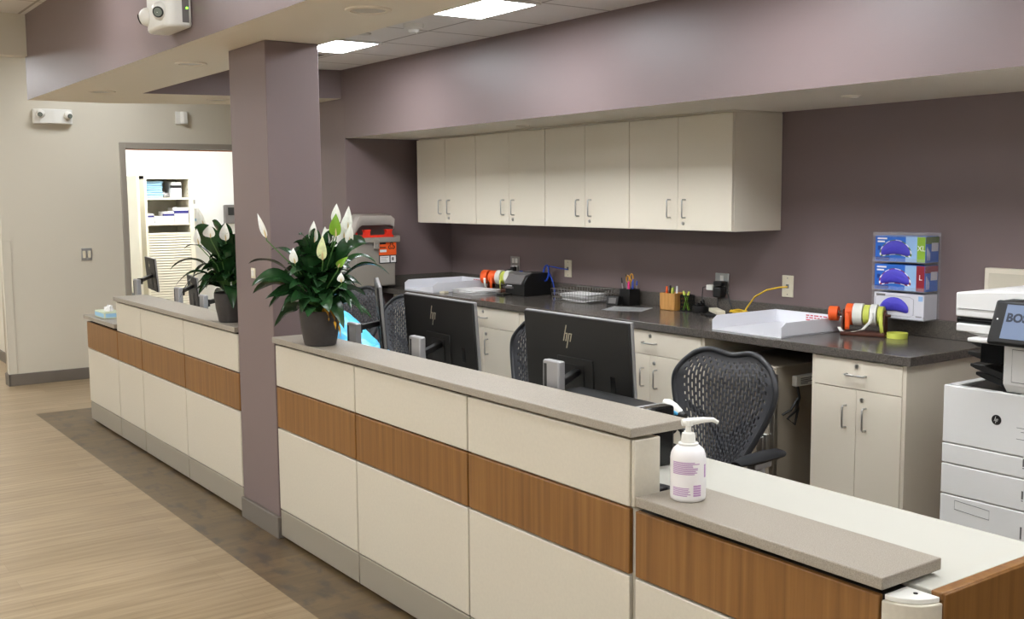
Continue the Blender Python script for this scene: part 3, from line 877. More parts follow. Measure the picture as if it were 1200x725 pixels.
a = MB(); a.tube([(-.055, 0, 0), (-.035, 0, .004), (0, 0, .004), (.035, 0, 0), (.052, 0, -.004)], [.016, .025, .026, .022, .014], 14, M=Mh); h = a.build('head', M['white_plastic'], t)
a = MB(); a.tube([(-.03, 0, -.014), (0, 0, -.016), (.045, 0, -.006), (.068, 0, .0)], [.012, .021, .025, .018], 12, M=Mh); a.build('grip', M['black'], t)
a = MB(); a.tube([(-.01, -.016, -.004), (.02, -.018, -.002), (.045, -.014, 0)], [.007, .012, .008], 10, M=Mh); a.build('blue_inlay', M['blue_bag'], t)
a = MB(); a.tube([(.5, 2.51, .852), (.492, 2.49, .835), (.482, 2.44, .815), (.475, 2.405, .80)], [.015, .014, .012, .010], 10); a.build('handle', M['black'], t)
t = thing('keyboard', 'black keyboard on the white desk behind the raised counter end', 'keyboard', (.47, 2.62, .715))
a = MB(); a.box(.43, .56, 2.462, 2.87, .7152, .733, b=.004); a.build('body', M['black'], t)
a = MB()
for i in range(6):
    for j in range(18):
        a.box(.435 + i * .0203, .435 + i * .0203 + .017, 2.47 + j * .022, 2.47 + j * .022 + .018, .732, .738, b=.0015, seg=1)
a.build('keys', M['black_soft'], t)
a = MB(); a.prism([(.115 + .05 + .05 * math.cos(k * PI / 12) , 2.215 + .075 * math.sin(k * PI / 12)) for k in range(24)], .7152, .724, 'Z', b=.003)
a.box(.14, .18, 2.18, 2.25, .722, .735, b=.006)
single(a, 'mouse_pad', M['black'], 'dark rounded pad on the desk beside the counter end, left of the lotion bottle', 'mouse pad', (.165, 2.215, .7152))
# blue plastic bag
a = MB(); bm2 = bmesh.new(); bmesh.ops.create_icosphere(bm2, subdivisions=5, radius=1)
for v in bm2.verts:
    p = v.co.copy(); n = noise.noise(p * 1.6) * .13 + noise.noise(p * 4.4) * .06 + abs(noise.noise(p * 8.5)) * .06
    q = p * (1 + n)
    y = 5.30 + q.y * .46
    hgt = .05 + .155 * smooth01(4.84, 5.5, y)
    v.co = Vector((.71 + q.x * .115, y, max(.7175, .755 + q.z * hgt)))
a._join(bm2)
bag = thing('plastic_bag', 'crumpled sky-blue plastic bag behind the right plant and the edge-on monitor', 'bag', (.71, 5.30, .717))
a.build('sack', M['blue_bag'], bag, ang=60)
a = MB(); bm2 = bmesh.new(); bmesh.ops.create_icosphere(bm2, subdivisions=3, radius=1)
for v in bm2.verts:
    p = v.co; s = 1 + .5 * noise.noise(p * 2.3); v.co = Vector((p.x * .03 * s, p.y * .06 * s, p.z * .022 * s))
a._join(bm2)
bmesh.ops.translate(a.bm, verts=a.bm.verts, vec=(.165, 4.36, ZT + .017))
single(a, 'tissue', M['paper'], 'small crumpled white tissue on the raised counter right of the plant pot', 'tissue', (.165, 4.36, ZT))

# lotion bottle on the ledge
BX, BY, BZ = .082, 2.006, .755
t = thing('pump_bottle', 'white pump bottle of lotion with purple print on the low ledge', 'bottle', (BX, BY, BZ))
a = MB(); a.lathe([(0, 0), (.040, 0), (.046, .004), (.047, .012), (.047, .112), (.0455, .124), (.040, .136), (.030, .145), (.022, .148), (.0, .148)], 40, (BX, BY, BZ)); body = a.build('bottle', M['lotion'], t)
a = MB(); a.lathe([(.024, .146), (.0265, .147), (.0265, .152), (.0195, .154), (.0185, .17), (.0165, .178), (.008, .181), (.0075, .196), (.0125, .198), (.0125, .212), (.0, .214)], 28, (BX, BY, BZ)); pump = a.build('pump', M['white_plastic'], t)
d = Vector((.88, -.47, 0)).normalized()
a = MB(); a.tube([Vector((BX, BY, BZ + .206)) - d * .018, Vector((BX, BY, BZ + .207)), Vector((BX, BY, BZ + .211)) + d * .04, Vector((BX, BY, BZ + .211)) + d * .066, Vector((BX, BY, BZ + .203)) + d * .080], [.009, .011, .008, .0065, .005], 12); a.build('spout', M['white_plastic'], t)
# purple print wrapped round the front of the bottle
def wrap(a, ang0, ang1, z0, z1, r=.0474):
    n = max(2, int(abs(ang1 - ang0) / .12))
    for k in range(n):
        p = ang0 + (ang1 - ang0) * k / n; q = ang0 + (ang1 - ang0) * (k + 1) / n
        a.face([(BX + r * math.cos(p), BY + r * math.sin(p), BZ + z0), (BX + r * math.cos(q), BY + r * math.sin(q), BZ + z0), (BX + r * math.cos(q), BY + r * math.sin(q), BZ + z1), (BX + r * math.cos(p), BY + r * math.sin(p), BZ + z1)])
a = MB(); base = math.atan2(-BY, -1.912 - BX)
rr = random.Random(3)
for k in range(9):
    wrap(a, base - .95, base + .25 + rr.random() * .5, .076 + k * .0038, .0772 + k * .0038 + .0012)
a.build('print', M['purple_print'], body)
a = MB()
for k in range(6):
    wrap(a, base - .95, base - .1 + rr.random() * .25, .018 + k * .004, .0192 + k * .004 + .0012)
a.build('lower_print', M['purple_print'], body)
a = MB()
for k in range(5):
    wrap(a, base + .3, base + .78, .018 + k * .0062, .018 + k * .0062 + .005)
a.build('bar_code', M['purple_print'], body)
a = MB(); wrap(a, base + 1.05, base + 1.25, .065, .10); a.build('side_print', M['purple_print'], body)
# tissue box on the far ledge
t = thing('tissue_box', 'small pale green tissue box on the low ledge at the far left', 'tissue box', (.12, 7.58, .755))
a = MB(); a.box(.02, .135, 7.46, 7.70, .7552, .800, b=.003); bx = a.build('carton', mat('tissue_box_card', (206, 214, 186), .6), t)
a = MB(); a.box(.019, .0198, 7.47, 7.69, .764, .790); a.box(.03, .125, 7.459, 7.4598, .764, .790); a.build('blue_band', M['pale_blue_paper'], bx)
a = MB(); bm2 = bmesh.new(); bmesh.ops.create_icosphere(bm2, subdivisions=3, radius=1)
for v in bm2.verts:
    p = v.co; s = 1 + .5 * noise.noise(p * 2.1 + Vector((3, 1, 0))); v.co = Vector((p.x * .026 * s, p.y * .05 * s, max(p.z, -.2) * .034 * s))
a._join(bm2, M=T(.078, 7.56, .806)); a.build('tissue', M['paper'], t)
# bits on the left desk
t = thing('keyboard', 'black keyboard on the left desk in front of the doorway monitor', 'keyboard', (.5, 6.95, .715))
a = MB(); a.box(.44, .555, 6.78, 7.2, .7152, .735, b=.004); a.build('body', M['black'], t)
a = MB()
for i in range(5):
    for j in range(18):
        a.box(.446 + i * .021, .463 + i * .021, 6.79 + j * .022, 6.808 + j * .022, .734, .740)
a.build('keys', M['black_soft'], t)
# ------------------------------------------------------------------ potted peace lilies
RV = Vector((cy, -sy, 0)); DV = Vector((sy, cy, 0))     # across / away, seen from the walkway
def bez(p, q, r, s, t):
    u = 1 - t
    return p * u ** 3 + q * 3 * u * u * t + r * 3 * u * t * t + s * t ** 3
def leaf(a, P, Q, R, E, width, start=.42, fold=.35, mi=0, stem_mi=1, twist=0.0, wave=.0, seed=0):
    """blade along the end of a bezier, a thin stalk before it"""
    n = 12
    a.tube([bez(P, Q, R, E, start * k / 5) for k in range(6)], [.0032, .003, .0028, .0026, .0024, .0022], 6, mi=stem_mi)
    bm = a.bm; rows = []
    for k in range(n + 1):
        s = k / n; t = start + (1 - start) * s
        c = bez(P, Q, R, E, t); d = (bez(P, Q, R, E, min(1, t + .01)) - bez(P, Q, R, E, t - .01)).normalized()
        side = d.cross(Vector((0, 0, 1)))
        if side.length < .15: side = RV.copy()
        side.normalize()
        side = Matrix.Rotation(twist, 3, d) @ side
        nrm = side.cross(d).normalized()
        w = width * (math.sin(PI * min(1, s ** .8)) ** .72) * .5 * (1 - .2 * s) if 0 < s < 1 else .0004
        row = []
        for q in (-1, -.55, 0, .55, 1):
            row.append(bm.verts.new(c + side * (q * w) + nrm * (abs(q) * w * fold + wave * w * math.sin(s * 11 + seed + q * 2) * abs(q))))
        rows.append(row)
    for A, B in zip(rows, rows[1:]):
        for i in range(4):
            f = bm.faces.new((A[i], A[i + 1], B[i + 1], B[i])); f.material_index = mi
def pot(t, x, y, z):
    a = MB(); a.lathe([(0, 0), (.061, 0), (.067, .004), (.080, .07), (.0855, .135), (.0865, .147), (.083, .149), (.0805, .145), (.074, .10), (0, .10)], 48, (x, y, z))
    p = a.build('pot', M['pot'], t)
    a = MB(); a.lathe([(0, .133), (.05, .131), (.0785, .126)], 32, (x, y, z)); a.build('soil', M['soil'], p)
def flower(t, root, lat, dep, h, L=.085, w=.040, kind='spathe', lean=0.0, bend=0.0):
    base = root + RV * lat + DV * dep + Vector((0, 0, h - L))
    mid = root + (RV * lat + DV * dep) * .45 + Vector((0, 0, (h - L) * .6))
    a = MB()
    a.tube([root + (RV * lat + DV * dep) * .12, mid, base - Vector((0, 0, .01)), base], [.003, .0026, .0024, .0026], 7, mi=1)
    bm = a.bm; rows = []; n = 10
    ax = (Vector((0, 0, 1)) + RV * lean).normalized()
    sd = (RV - ax * RV.dot(ax)).normalized()
    for k in range(n + 1):
        s = k / n
        c = base + ax * (L * s) + RV * bend * s * s - DV * .010 * math.sin(s * PI)
        ww = w * .5 * math.sin(PI * min(1, s ** .62)) ** .9 if 0 < s < 1 else .0004
        rows.append([bm.verts.new(c + sd * q * ww - DV * (abs(q) ** 2) * ww * .75) for q in (-1, -.5, 0, .5, 1)])
    for A, B in zip(rows, rows[1:]):
        for i in range(4):
            bm.faces.new((A[i], A[i + 1], B[i + 1], B[i])).material_index = 0
    a.tube([base - DV * .004, base - DV * .006 + ax * L * .22, base - DV * .007 + ax * L * .42], [.003, .0034, .0022], 8, mi=2)
    o = a.build('flower', [M[kind], M['stem'], M['spadix']], t, ang=70)
    return o
def foliage(t, root, n, seed, R=.30, extra=()):
    r = random.Random(seed); a = MB()
    for k in range(n):
        az = 2 * PI * (k * .381966) + r.uniform(-.3, .3)
        lvl = (k + .5) / n                         # 0 = outer drooping, 1 = inner upright
        out = R * (1.0 - .62 * lvl) * r.uniform(.72, 1.0)
        apex = .045 + .215 * lvl * r.uniform(.8, 1.05) + r.uniform(0, .05)
        tip = apex - (1 - lvl) * r.uniform(.03, .15) + .04 * lvl
        d = RV * math.cos(az) + DV * math.sin(az) * .9
        P = root + d * .02
        Q = root + d * out * .22 + Vector((0, 0, apex * .85))
        Rr = root + d * out * .60 + Vector((0, 0, apex * 1.15))
        E = root + d * out + Vector((0, 0, tip))
        leaf(a, P, Q, Rr, E, r.uniform(.066, .098), start=r.uniform(.24, .36), fold=r.uniform(.1, .35), twist=r.uniform(-.7, .7), wave=r.uniform(.05, .22), seed=k)
    for (lat, dep, tip, apex, wd, tw) in extra:
        d = RV * lat + DV * dep
        leaf(a, root + d * .05, root + d * .3 + Vector((0, 0, apex * .8)), root + d * .68 + Vector((0, 0, apex * 1.1)), root + d + Vector((0, 0, tip)), wd, start=.35, fold=.25, twist=tw, wave=.08)
    return a.build('foliage', [M['leaf'], M['stem']], t, ang=60)
PX, PY, PZ = .048, 4.165, ZT
t = thing('potted_peace_lily', 'peace lily with many white blooms in a charcoal pot right of the pillar', 'potted plant', (PX, PY, PZ))
pot(t, PX, PY, PZ)
root = Vector((PX, PY, PZ + .13))
foliage(t, root, 70, 11, .255, extra=[(-.30, .02, .215, .24, .075, .2), (-.27, -.06, .125, .19, .105, -.5), (-.28, .0, .09, .16, .085, .5), (-.21, .05, .27, .28, .055, -.1), (.30, .0, .165, .24, .055, 0), (.24, .06, .205, .27, .06, .3), (.21, -.05, .30, .30, .11, .9), (.27, .04, .19, .22, .06, -.3), (-.14, -.1, .02, .12, .06, 0), (.15, -.1, .03, .14, .06, 0), (-.16, .05, -.01, .12, .05, .3), (.06, -.13, .03, .13, .075, .2), (-.05, -.14, .02, .12, .075, -.2), (.19, -.06, .0, .13, .06, .2), (-.02, -.05, .33, .34, .09, 1.0), (.07, .04, .33, .33, .09, -.8)])
for a_ in [(-.215, .0, .430, .105, .026, 'spathe', -.22, -.012), (-.085, -.06, .285, .065, .036, 'spathe', -.1, 0), (-.01, -.02, .395, .09, .040, 'spathe', 0, 0), (.035, .03, .37, .075, .036, 'spathe', -.1, 0), (.082, .01, .465, .085, .042, 'spathe', 0, 0), (.088, -.06, .425, .095, .050, 'leaf_light', .02, .0), (.125, .03, .455, .105, .040, 'spathe', .05, 0), (.135, -.01, .385, .09, .036, 'spathe', .1, 0), (.105, .05, .41, .1, .04, 'spathe', 0, 0), (.035, -.09, .335, .10, .042, 'spathe_green', .02, 0), (.10, -.1, .255, .05, .03, 'leaf_light', .5, .02), (.115, -.12, .185, .04, .03, 'spathe', 0, 0)]:
    flower(t, root, *a_)
a = MB()
for lat, tip, wd in ((.075, -.055, .028), (.092, -.085, .022), (.05, -.02, .022)):
    leaf(a, root + RV * .02 - DV * .05, root + RV * lat * .6 - DV * .09 + Vector((0, 0, .06)), root + RV * lat * 1.05 - DV * .1 + Vector((0, 0, .03)), root + RV * lat * 1.1 - DV * .095 + Vector((0, 0, tip)), wd, start=.25, fold=.2)
a.build('yellowed_leaf', [M['leaf_dead'], M['leaf_dead']], t, label='yellowed drooping leaf over the pot rim')
QX, QY = .072, 5.24
t = thing('potted_peace_lily', 'smaller peace lily in a charcoal pot left of the pillar, partly hidden by it', 'potted plant', (QX, QY, PZ))
pot(t, QX, QY, PZ)
root = Vector((QX, QY, PZ + .13))
foliage(t, root, 48, 23, .24, extra=[(-.30, -.02, .135, .22, .05, .2), (-.27, -.04, .055, .16, .05, -.2), (-.24, .03, .24, .27, .045, .1), (-.15, -.08, .35, .31, .115, 1.1), (-.09, .02, .38, .33, .10, .9), (-.02, -.05, .36, .33, .08, .7), (-.25, -.06, -.02, .17, .045, .0), (-.20, .03, .10, .19, .055, .2), (-.12, -.11, .03, .13, .06, .1), (-.26, .02, .17, .2, .05, .2)])
for a_ in [(-.125, .0, .45, .10, .038, 'spathe', -.2, -.01), (-.115, -.14, .345, .075, .036, 'spathe', -.1, 0), (-.055, -.14, .365, .065, .06, 'spathe', 0, 0), (-.005, -.05, .37, .09, .05, 'spathe', 0, 0)]:
    flower(t, root, *a_)

# ------------------------------------------------------------------ things on the dark worktop
ZQ = ZCT + .0004
def paper_tray(label, x0, x1, y0, y1, print_on):
    """open-fronted tray: low lip towards -X, walls left, back and right"""
    t = thing('paper_tray', label, 'tray', ((x0 + x1) / 2, (y0 + y1) / 2, ZCT))
    h = .068; w = .005
    a = MB(); a.box(x0, x1, y0, y1, ZQ, ZQ + w)
    a.prism([(x0 + .02, ZQ + .002), (x1, ZQ + .002), (x1, ZQ + h), (x0 + .03, ZQ + h), (x0, ZQ + h - .02), (x0, ZQ + .002)], y1 - w, y1, 'Y')
    a.prism([(x0 + .02, ZQ + .002), (x1, ZQ + .002), (x1, ZQ + h), (x0 + .03, ZQ + h), (x0, ZQ + h - .02), (x0, ZQ + .002)], y0, y0 + w, 'Y')
    a.box(x1 - w, x1, y0, y1, ZQ, ZQ + h)
    b_ = a.build('shell', M['tray'], t)
    if print_on:
        a = MB()
        for k in range(4):
            z = ZQ + .052 - k * .011
            y = y0 + .23
            while y > y0 + .03:
                L = rnd.uniform(.012, .035); a.box(x1 - w - .0008, x1 - w, y - L, y, z, z + .0055); y -= L + .007
        a.build('red_print', M['red_print'], b_)
    return t
paper_tray('open white paper tray with red print, beside the right tape dispenser', 1.885, 2.34, 3.235, 3.665, True)
paper_tray('open white paper tray in the alcove corner under the leftmost cupboard', 1.875, 2.36, 6.25, 6.64, True)
# paper stacks
def sheets(x, y, w, l, n, h, label, name='paper_stack', cat='papers', z=ZQ, seed=1):
    r = random.Random(seed); a = MB()
    for k in range(n):
        q = T(x + r.uniform(-.012, .012), y + r.uniform(-.015, .015), z) @ RZ(r.uniform(-.14, .14))
        a.box(-w / 2, w / 2, -l / 2, l / 2, k * h, k * h + h * .8, M=q)
    return single(a, name, M['paper'], label, cat, (x, y, z))
sheets(2.09, 6.05, .21, .26, 8, .0036, 'loose stack of white papers between the first tray and the label printer', seed=4)
a = MB(); a.box(-.022, .022, -.022, .022, 0, .012, b=.001, M=T(1.93, 6.2, ZQ) @ RZ(.3))
single(a, 'note_pad', M['ivory'], 'tiny cream note pad at the counter edge by the alcove tray', 'note pad', (1.93, 6.2, ZQ))
# tape dispensers
def tape_dispenser(label, x, y, rz, rolls, loop):
    t = thing('tape_dispenser', label, 'tape dispenser', (x, y, ZQ), rz, local=True)
    a = MB(); a.box(-.05, .05, -.105, .095, 0, .018, b=.004)
    for yy in (-.10, .085):
        a.prism([(-.048, .01), (.048, .01), (.03, .10), (.012, .118), (-.012, .118), (-.03, .10)], yy, yy + .008, 'Y', b=.0015)
    a.cyl((0, -.12, .095), (0, .16, .095), .006, n=12)
    a.build('holder', M['brown'], t)
    for (y0, y1, r, mm, lab) in rolls:
        a = MB()
        bm2 = bmesh.new(); a.lathe([(r * .42, y0), (r * .42 + .001, y0 - .0005), (r, y0), (r, y1), (r * .42, y1), (r * .42, y0)], 36, M=T(0, 0, .095) @ RX(-PI / 2))
        bm2.free()
        ro = a.build('tape_roll', M[mm], t, label=lab)
        a = MB(); a.lathe([(r * .36, y0 + .001), (r * .425, y0 - .001), (r * .425, y1 + .001), (r * .36, y1 - .001), (r * .36, y0 + .001)], 28, M=T(0, 0, .095) @ RX(-PI / 2)); a.build('core', M['tape_white'], ro)
    for (pts, wd, mm) in loop:
        a = MB(); n = len(pts)
        bm = a.bm
        L = [bm.verts.new((p[0], p[1], p[2])) for p in pts]; R = [bm.verts.new((p[0], p[1] + wd, p[2])) for p in pts]
        for i in range(n - 1):
            bm.faces.new((L[i], L[i + 1], R[i + 1], R[i]))
        o = a.build('loose_tape', M[mm], t); md = o.modifiers.new('thick', 'SOLIDIFY'); md.thickness = .0012
    return t
hang = [(-.05 - .012 * math.sin(k * .5), -.0, .115 - k * .012) for k in range(9)]
arc = [(-.056 * math.cos(-.9 + k * .2) - .004, 0, .095 - .058 * math.sin(-.9 + k * .2) * -1) for k in range(10)]
tape_dispenser('brown tape dispenser with orange, white and yellow-green rolls beside the right white tray', 2.262, 3.075, math.radians(24),
    [(.115, .155, .034, 'orange', 'small orange roll'), (.045, .075, .050, 'orange', 'orange roll'), (.00, .042, .052, 'tape_white', 'white roll'), (-.03, -.004, .046, 'tape_green', 'yellow-green roll'), (-.062, -.034, .050, 'tape_white', 'white roll'), (-.09, -.066, .042, 'tape_green', 'yellow-green roll')],
    [([(-.052, .05, .11), (-.056, .05, .08), (-.056, .05, .05), (-.058, .05, .03)], .022, 'orange'),
     ([(-.05, -.056, .11), (-.062, -.05, .07), (-.066, -.02, .035), (-.062, .03, .02), (-.066, .075, .022), (-.06, .09, .04)], .016, 'tape_white'),
     ([(-.04, -.092, .105), (-.05, -.095, .06), (-.044, -.1, .02), (-.03, -.115, .004)], .016, 'tape_green')])
t = thing('tape_coil', 'loose yellow-green tape coil lying right of the right tape dispenser', 'tape', (2.29, 2.915, ZQ))
a = MB()
for r_, h_ in ((.044, .004), (.041, .010), (.045, .016)):
    a.lathe([(r_, h_ - .003), (r_ + .001, h_ - .003), (r_ + .001, h_ + .009), (r_, h_ + .009), (r_, h_ - .003)], 32, (2.29, 2.915, ZQ))
a.build('ribbon', M['tape_green'], t)
tape_dispenser('brown tape dispenser with orange and white rolls left of the black label printer', 2.31, 6.06, math.radians(20),
    [(.10, .15, .048, 'orange', 'orange roll'), (.03, .085, .046, 'orange', 'orange roll'), (-.01, .028, .05, 'tape_white', 'white roll'), (-.045, -.014, .044, 'tape_green', 'yellow-green roll'), (-.085, -.048, .05, 'tape_white', 'white roll')],
    [([(-.05, -.03, .11), (-.056, -.03, .07), (-.054, -.03, .02)], .010, 'tape_green'), ([(-.05, .10, .09), (-.056, .095, .05), (-.05, .09, .02)], .018, 'tape_white'), ([(-.052, .04, .1), (-.057, .04, .06), (-.055, .04, .02)], .02, 'orange')])
# label printer
t = thing('label_printer', 'black boxy label printer with grey front cover on the dark worktop', 'printer', (2.31, 5.71, ZQ))
P_ = T(2.305, 5.735, ZQ) @ RZ(math.radians(3))
a = MB(); a.prism([(-.125, 0), (.108, 0), (.108, .135), (.095, .147), (-.05, .147), (-.095, .128), (-.125, .085)], -.10, .10, 'Y', b=.005, M=P_); bd = a.build('body', M['black'], t)
a = MB(); a.prism([(-.126, .082), (-.094, .130), (-.035, .1475), (-.04, .153), (-.10, .136), (-.138, .086), (-.138, .075)], -.085, .09, 'Y', b=.003, M=P_); a.box(-.136, -.122, .01, .09, .045, .058, b=.002, M=P_); a.build('cover', M['mid_grey'], t)
a = MB(); a.box(-.131, -.124, .025, .075, .061, .066, M=P_); a.build('label_slot', M['paper'], t)
a = MB(); a.box(-.03, -.012, .05, .066, .146, .156, b=.002, M=P_); a.build('button', M['blue'], t)
a = MB(); a.box(-.20, -.125, .03, .10, 0, .014, b=.004, M=P_); a.build('front_foot', M['black'], t)
# wire basket with papers
t = thing('wire_basket', 'flat chrome wire basket holding white papers left of the pen cup', 'basket', (2.29, 5.15, ZQ))
a = MB(); BP = T(2.285, 5.15, ZQ) @ RZ(math.radians(6)); bw, bl, bh = .115, .165, .078
for z, k in ((.004, .93), (bh, 1.0), (.05, .975), (.026, .955)):
    a.tube([(-bw * k, -bl * k, z), (bw * k, -bl * k, z), (bw * k, bl * k, z), (-bw * k, bl * k, z)], .0018 if z < bh else .0026, 6, closed=True, M=BP)
for k in range(15):
    y = -bl + 2 * bl * k / 14
    for s in (-1, 1):
        a.tube([(s * bw * .93, y * .93, .004), (s * bw, y, bh)], .0013, 5, M=BP)
    a.tube([(-bw * .93, y * .93, .004), (bw * .93, y * .93, .004)], .0011, 5, M=BP)
for k in range(9):
    x = -bw + 2 * bw * k / 8
    for s in (-1, 1):
        a.tube([(x * .93, s * bl * .93, .004), (x, s * bl, bh)], .0013, 5, M=BP)
a.build('wires', M['steel'], t)
sheets(2.285, 5.15, .165, .25, 8, .0055, 'white papers lying in the chrome wire basket', name='paper_stack', z=ZQ + .0062, seed=9)
# pen cup, clock, flat sheet, wooden box, mesh cup, stapler tray
def pen(name, x, y, z, L, tx, ty, mm, label, group, r=.004, tipm=None):
    t = thing(name, label, 'pen', (x, y, z), group=group)
    p0 = Vector((x, y, z)); d = Vector((tx, ty, 1)).normalized()
    a = MB(); a.cyl(p0, p0 + d * L * .8, r, n=10); a.build('barrel', M[mm], t)
    a = MB(); a.cyl(p0 + d * L * .8, p0 + d * L, r * 1.12, r * .8, n=10); a.build('cap', M[tipm or mm], t)
    return t
t = thing('pen_cup', 'square black pen cup holding scissors, right of the wire basket', 'pen cup', (2.36, 4.80, ZQ))
a = MB(); x0, x1, y0, y1 = 2.32, 2.40, 4.755, 4.845
for q in ((x0, x1, y0, y0 + .004), (x0, x1, y1 - .004, y1), (x0, x0 + .004, y0 + .004, y1 - .004), (x1 - .004, x1, y0 + .004, y1 - .004)):
    a.box(q[0], q[1], q[2], q[3], ZQ, ZQ + .098)
a.box(x0, x1, y0, y1, ZQ, ZQ + .004); a.build('cup', M['black'], t)
M['handle_orange'] = mat('amber_scissor_handle', (206, 150, 48), .5)
t = thing('scissors', 'amber-handled scissors standing in the square black pen cup', 'scissors', (2.37, 4.81, ZQ + .01))
a = MB()
for s in (-1, 1):
    c = Vector((2.372, 4.812 - s * .017, ZQ + .158 + s * .006))
    a.tube([c + Vector((0, .013 * math.cos(k * PI / 8), .020 * math.sin(k * PI / 8))) for k in range(16)], .0038, 8, closed=True)
    a.tube([c + Vector((0, s * .006, -.018)), Vector((2.372, 4.812, ZQ + .105))], .004, 8)
a.build('handles', M['handle_orange'], t)
a = MB()
for s in (-1, 1):
    a.box(2.370 + s * .001, 2.372 + s * .001, 4.806 + s * .002, 4.818 + s * .002, ZQ + .008, ZQ + .112)
a.build('blades', M['steel'], t)
pen('highlighter', 2.345, 4.79, ZQ + .006, .135, 0, 0, 'black', 'pink highlighter in the square black pen cup', 'pens in the square black cup', .007, 'box_red')
M['pink'] = mat('pink_cap', (236, 60, 130), .4)
bpy.data.objects['highlighter'].children[0].data.materials[0] = M['pink']; bpy.data.objects['highlighter'].children[1].data.materials[0] = M['pink']
pen('ballpoint_pen', 2.355, 4.77, ZQ + .006, .15, .02, -.02, 'blue', 'blue pen in the square black pen cup, right of the pink highlighter', 'pens in the square black cup')
pen('ballpoint_pen', 2.38, 4.765, ZQ + .006, .14, .0, -.06, 'silver', 'silver pen at the right corner of the square black pen cup', 'pens in the square black cup', tipm='blue')
pen('ballpoint_pen', 2.34, 4.825, ZQ + .006, .155, 0, .16, 'steel', 'steel pen leaning left out of the square black pen cup', 'pens in the square black cup', tipm='black')
pen('ballpoint_pen', 2.375, 4.832, ZQ + .006, .175, 0, .10, 'silver', 'tall silver pen behind the scissors in the square black pen cup', 'pens in the square black cup', tipm='black')
t = thing('desk_clock', 'small black digital clock in front of the square pen cup', 'clock', (2.29, 4.86, ZQ))
DC = T(2.285, 4.85, ZQ) @ RZ(math.radians(14))
a = MB(); a.prism([(-.028, 0), (.03, 0), (.024, .05), (-.006, .058), (-.018, .052)], -.042, .042, 'Y', b=.005, M=DC); a.build('case', M['black'], t)
a = MB(); a.prism([(-.0275, .012), (-.0265, .012), (-.0195, .044), (-.0205, .044)], -.026, .026, 'Y', M=DC); a.build('display', M['mid_grey'], t)
a = MB(); a.box(-.105, .105, -.12, .12, 0, .0012, M=T(2.19, 4.63, ZQ) @ RZ(.5))
single(a, 'loose_sheet', mat('grey_printed_sheet', (176, 176, 176), .3, noise_amt=.25, noise_scale=60), 'grey printed sheet lying flat in front of the pen cup', 'sheet', (2.19, 4.63, ZQ))
t = thing('pen_box', 'square light bamboo pen box with coloured markers on the dark worktop', 'pen box', (2.36, 4.45, ZQ))
WB = T(2.365, 4.435, ZQ) @ RZ(math.radians(8)); s_ = .053
a = MB()
for q in ((-s_, s_, -s_, -s_ + .006), (-s_, s_, s_ - .006, s_), (-s_, -s_ + .006, -s_ + .006, s_ - .006), (s_ - .006, s_, -s_ + .006, s_ - .006)):
    a.box(q[0], q[1], q[2], q[3], 0, .098, M=WB)
a.box(-s_, s_, -s_, s_, 0, .005, M=WB); a.build('box', M['bamboo'], t)
pen('marker', 2.345, 4.465, ZQ + .008, .125, 0, .0, 'orange', 'orange marker in the bamboo pen box', 'markers in the bamboo box', .0065)
pen('marker', 2.350, 4.442, ZQ + .008, .132, 0, .0, 'black', 'black marker in the bamboo pen box', 'markers in the bamboo box', .006)
pen('marker', 2.345, 4.420, ZQ + .008, .118, 0, .0, 'tape_green', 'yellow highlighter in the bamboo pen box', 'markers in the bamboo box', .0075)
pen('marker', 2.365, 4.432, ZQ + .008, .122, 0, .0, 'leaf_light', 'green marker in the bamboo pen box', 'markers in the bamboo box', .005)
pen('marker', 2.360, 4.402, ZQ + .008, .130, 0, -.03, 'paper', 'white marker in the bamboo pen box', 'markers in the bamboo box', .005)
t = thing('mesh_pencil_cup', 'black wire pencil cup with two lime markers right of the bamboo box', 'pencil cup', (2.38, 4.335, ZQ))
a = MB(); cx_, cy_ = 2.38, 4.335; r_ = .04
for k in range(24):
    an = 2 * PI * k / 24
    a.tube([(cx_ + r_ * math.cos(an), cy_ + r_ * math.sin(an), ZQ + .002), (cx_ + r_ * math.cos(an + .5), cy_ + r_ * math.sin(an + .5), ZQ + .088)], .0012, 5)
    a.tube([(cx_ + r_ * math.cos(an), cy_ + r_ * math.sin(an), ZQ + .002), (cx_ + r_ * math.cos(an - .5), cy_ + r_ * math.sin(an - .5), ZQ + .088)], .0012, 5)
for z in (.003, .088):
    a.tube([(cx_ + r_ * math.cos(2 * PI * k / 24), cy_ + r_ * math.sin(2 * PI * k / 24), ZQ + z) for k in range(24)], .003, 6, closed=True)
a.lathe([(0, .001), (r_, .001), (r_, .003), (0, .003)], 24, (cx_, cy_, ZQ)); a.build('cage', M['black'], t)
pen('marker', 2.365, 4.352, ZQ + .005, .115, 0, -.42, 'leaf_light', 'lime marker leaning right in the black wire pencil cup', 'lime markers in the wire cup', .007, 'tape_green')
pen('marker', 2.375, 4.318, ZQ + .005, .115, 0, .42, 'leaf_light', 'lime marker leaning left in the black wire pencil cup', 'lime markers in the wire cup', .007, 'tape_green')
t = thing('desk_caddy', 'low black accessory caddy with clips between the wire cup and the white bar', 'caddy', (2.38, 4.23, ZQ))
a = MB(); a.lathe([(0, .0), (.042, 0), (.046, .01), (.044, .035), (.036, .04), (.034, .012), (0, .012)], 28, (2.38, 4.235, ZQ)); a.build('bowl', M['black'], t)
a = MB()
for k in range(9):
    x, y = 2.38 + rnd.uniform(-.022, .022), 4.235 + rnd.uniform(-.025, .025)
    a.tube([(x, y, ZQ + .02), (x + rnd.uniform(-.01, .01), y + rnd.uniform(-.012, .012), ZQ + .05), (x + rnd.uniform(-.014, .014), y + rnd.uniform(-.016, .016), ZQ + rnd.uniform(.045, .07))], .004, 6)
a.build('clips', M['black_gloss'], t)
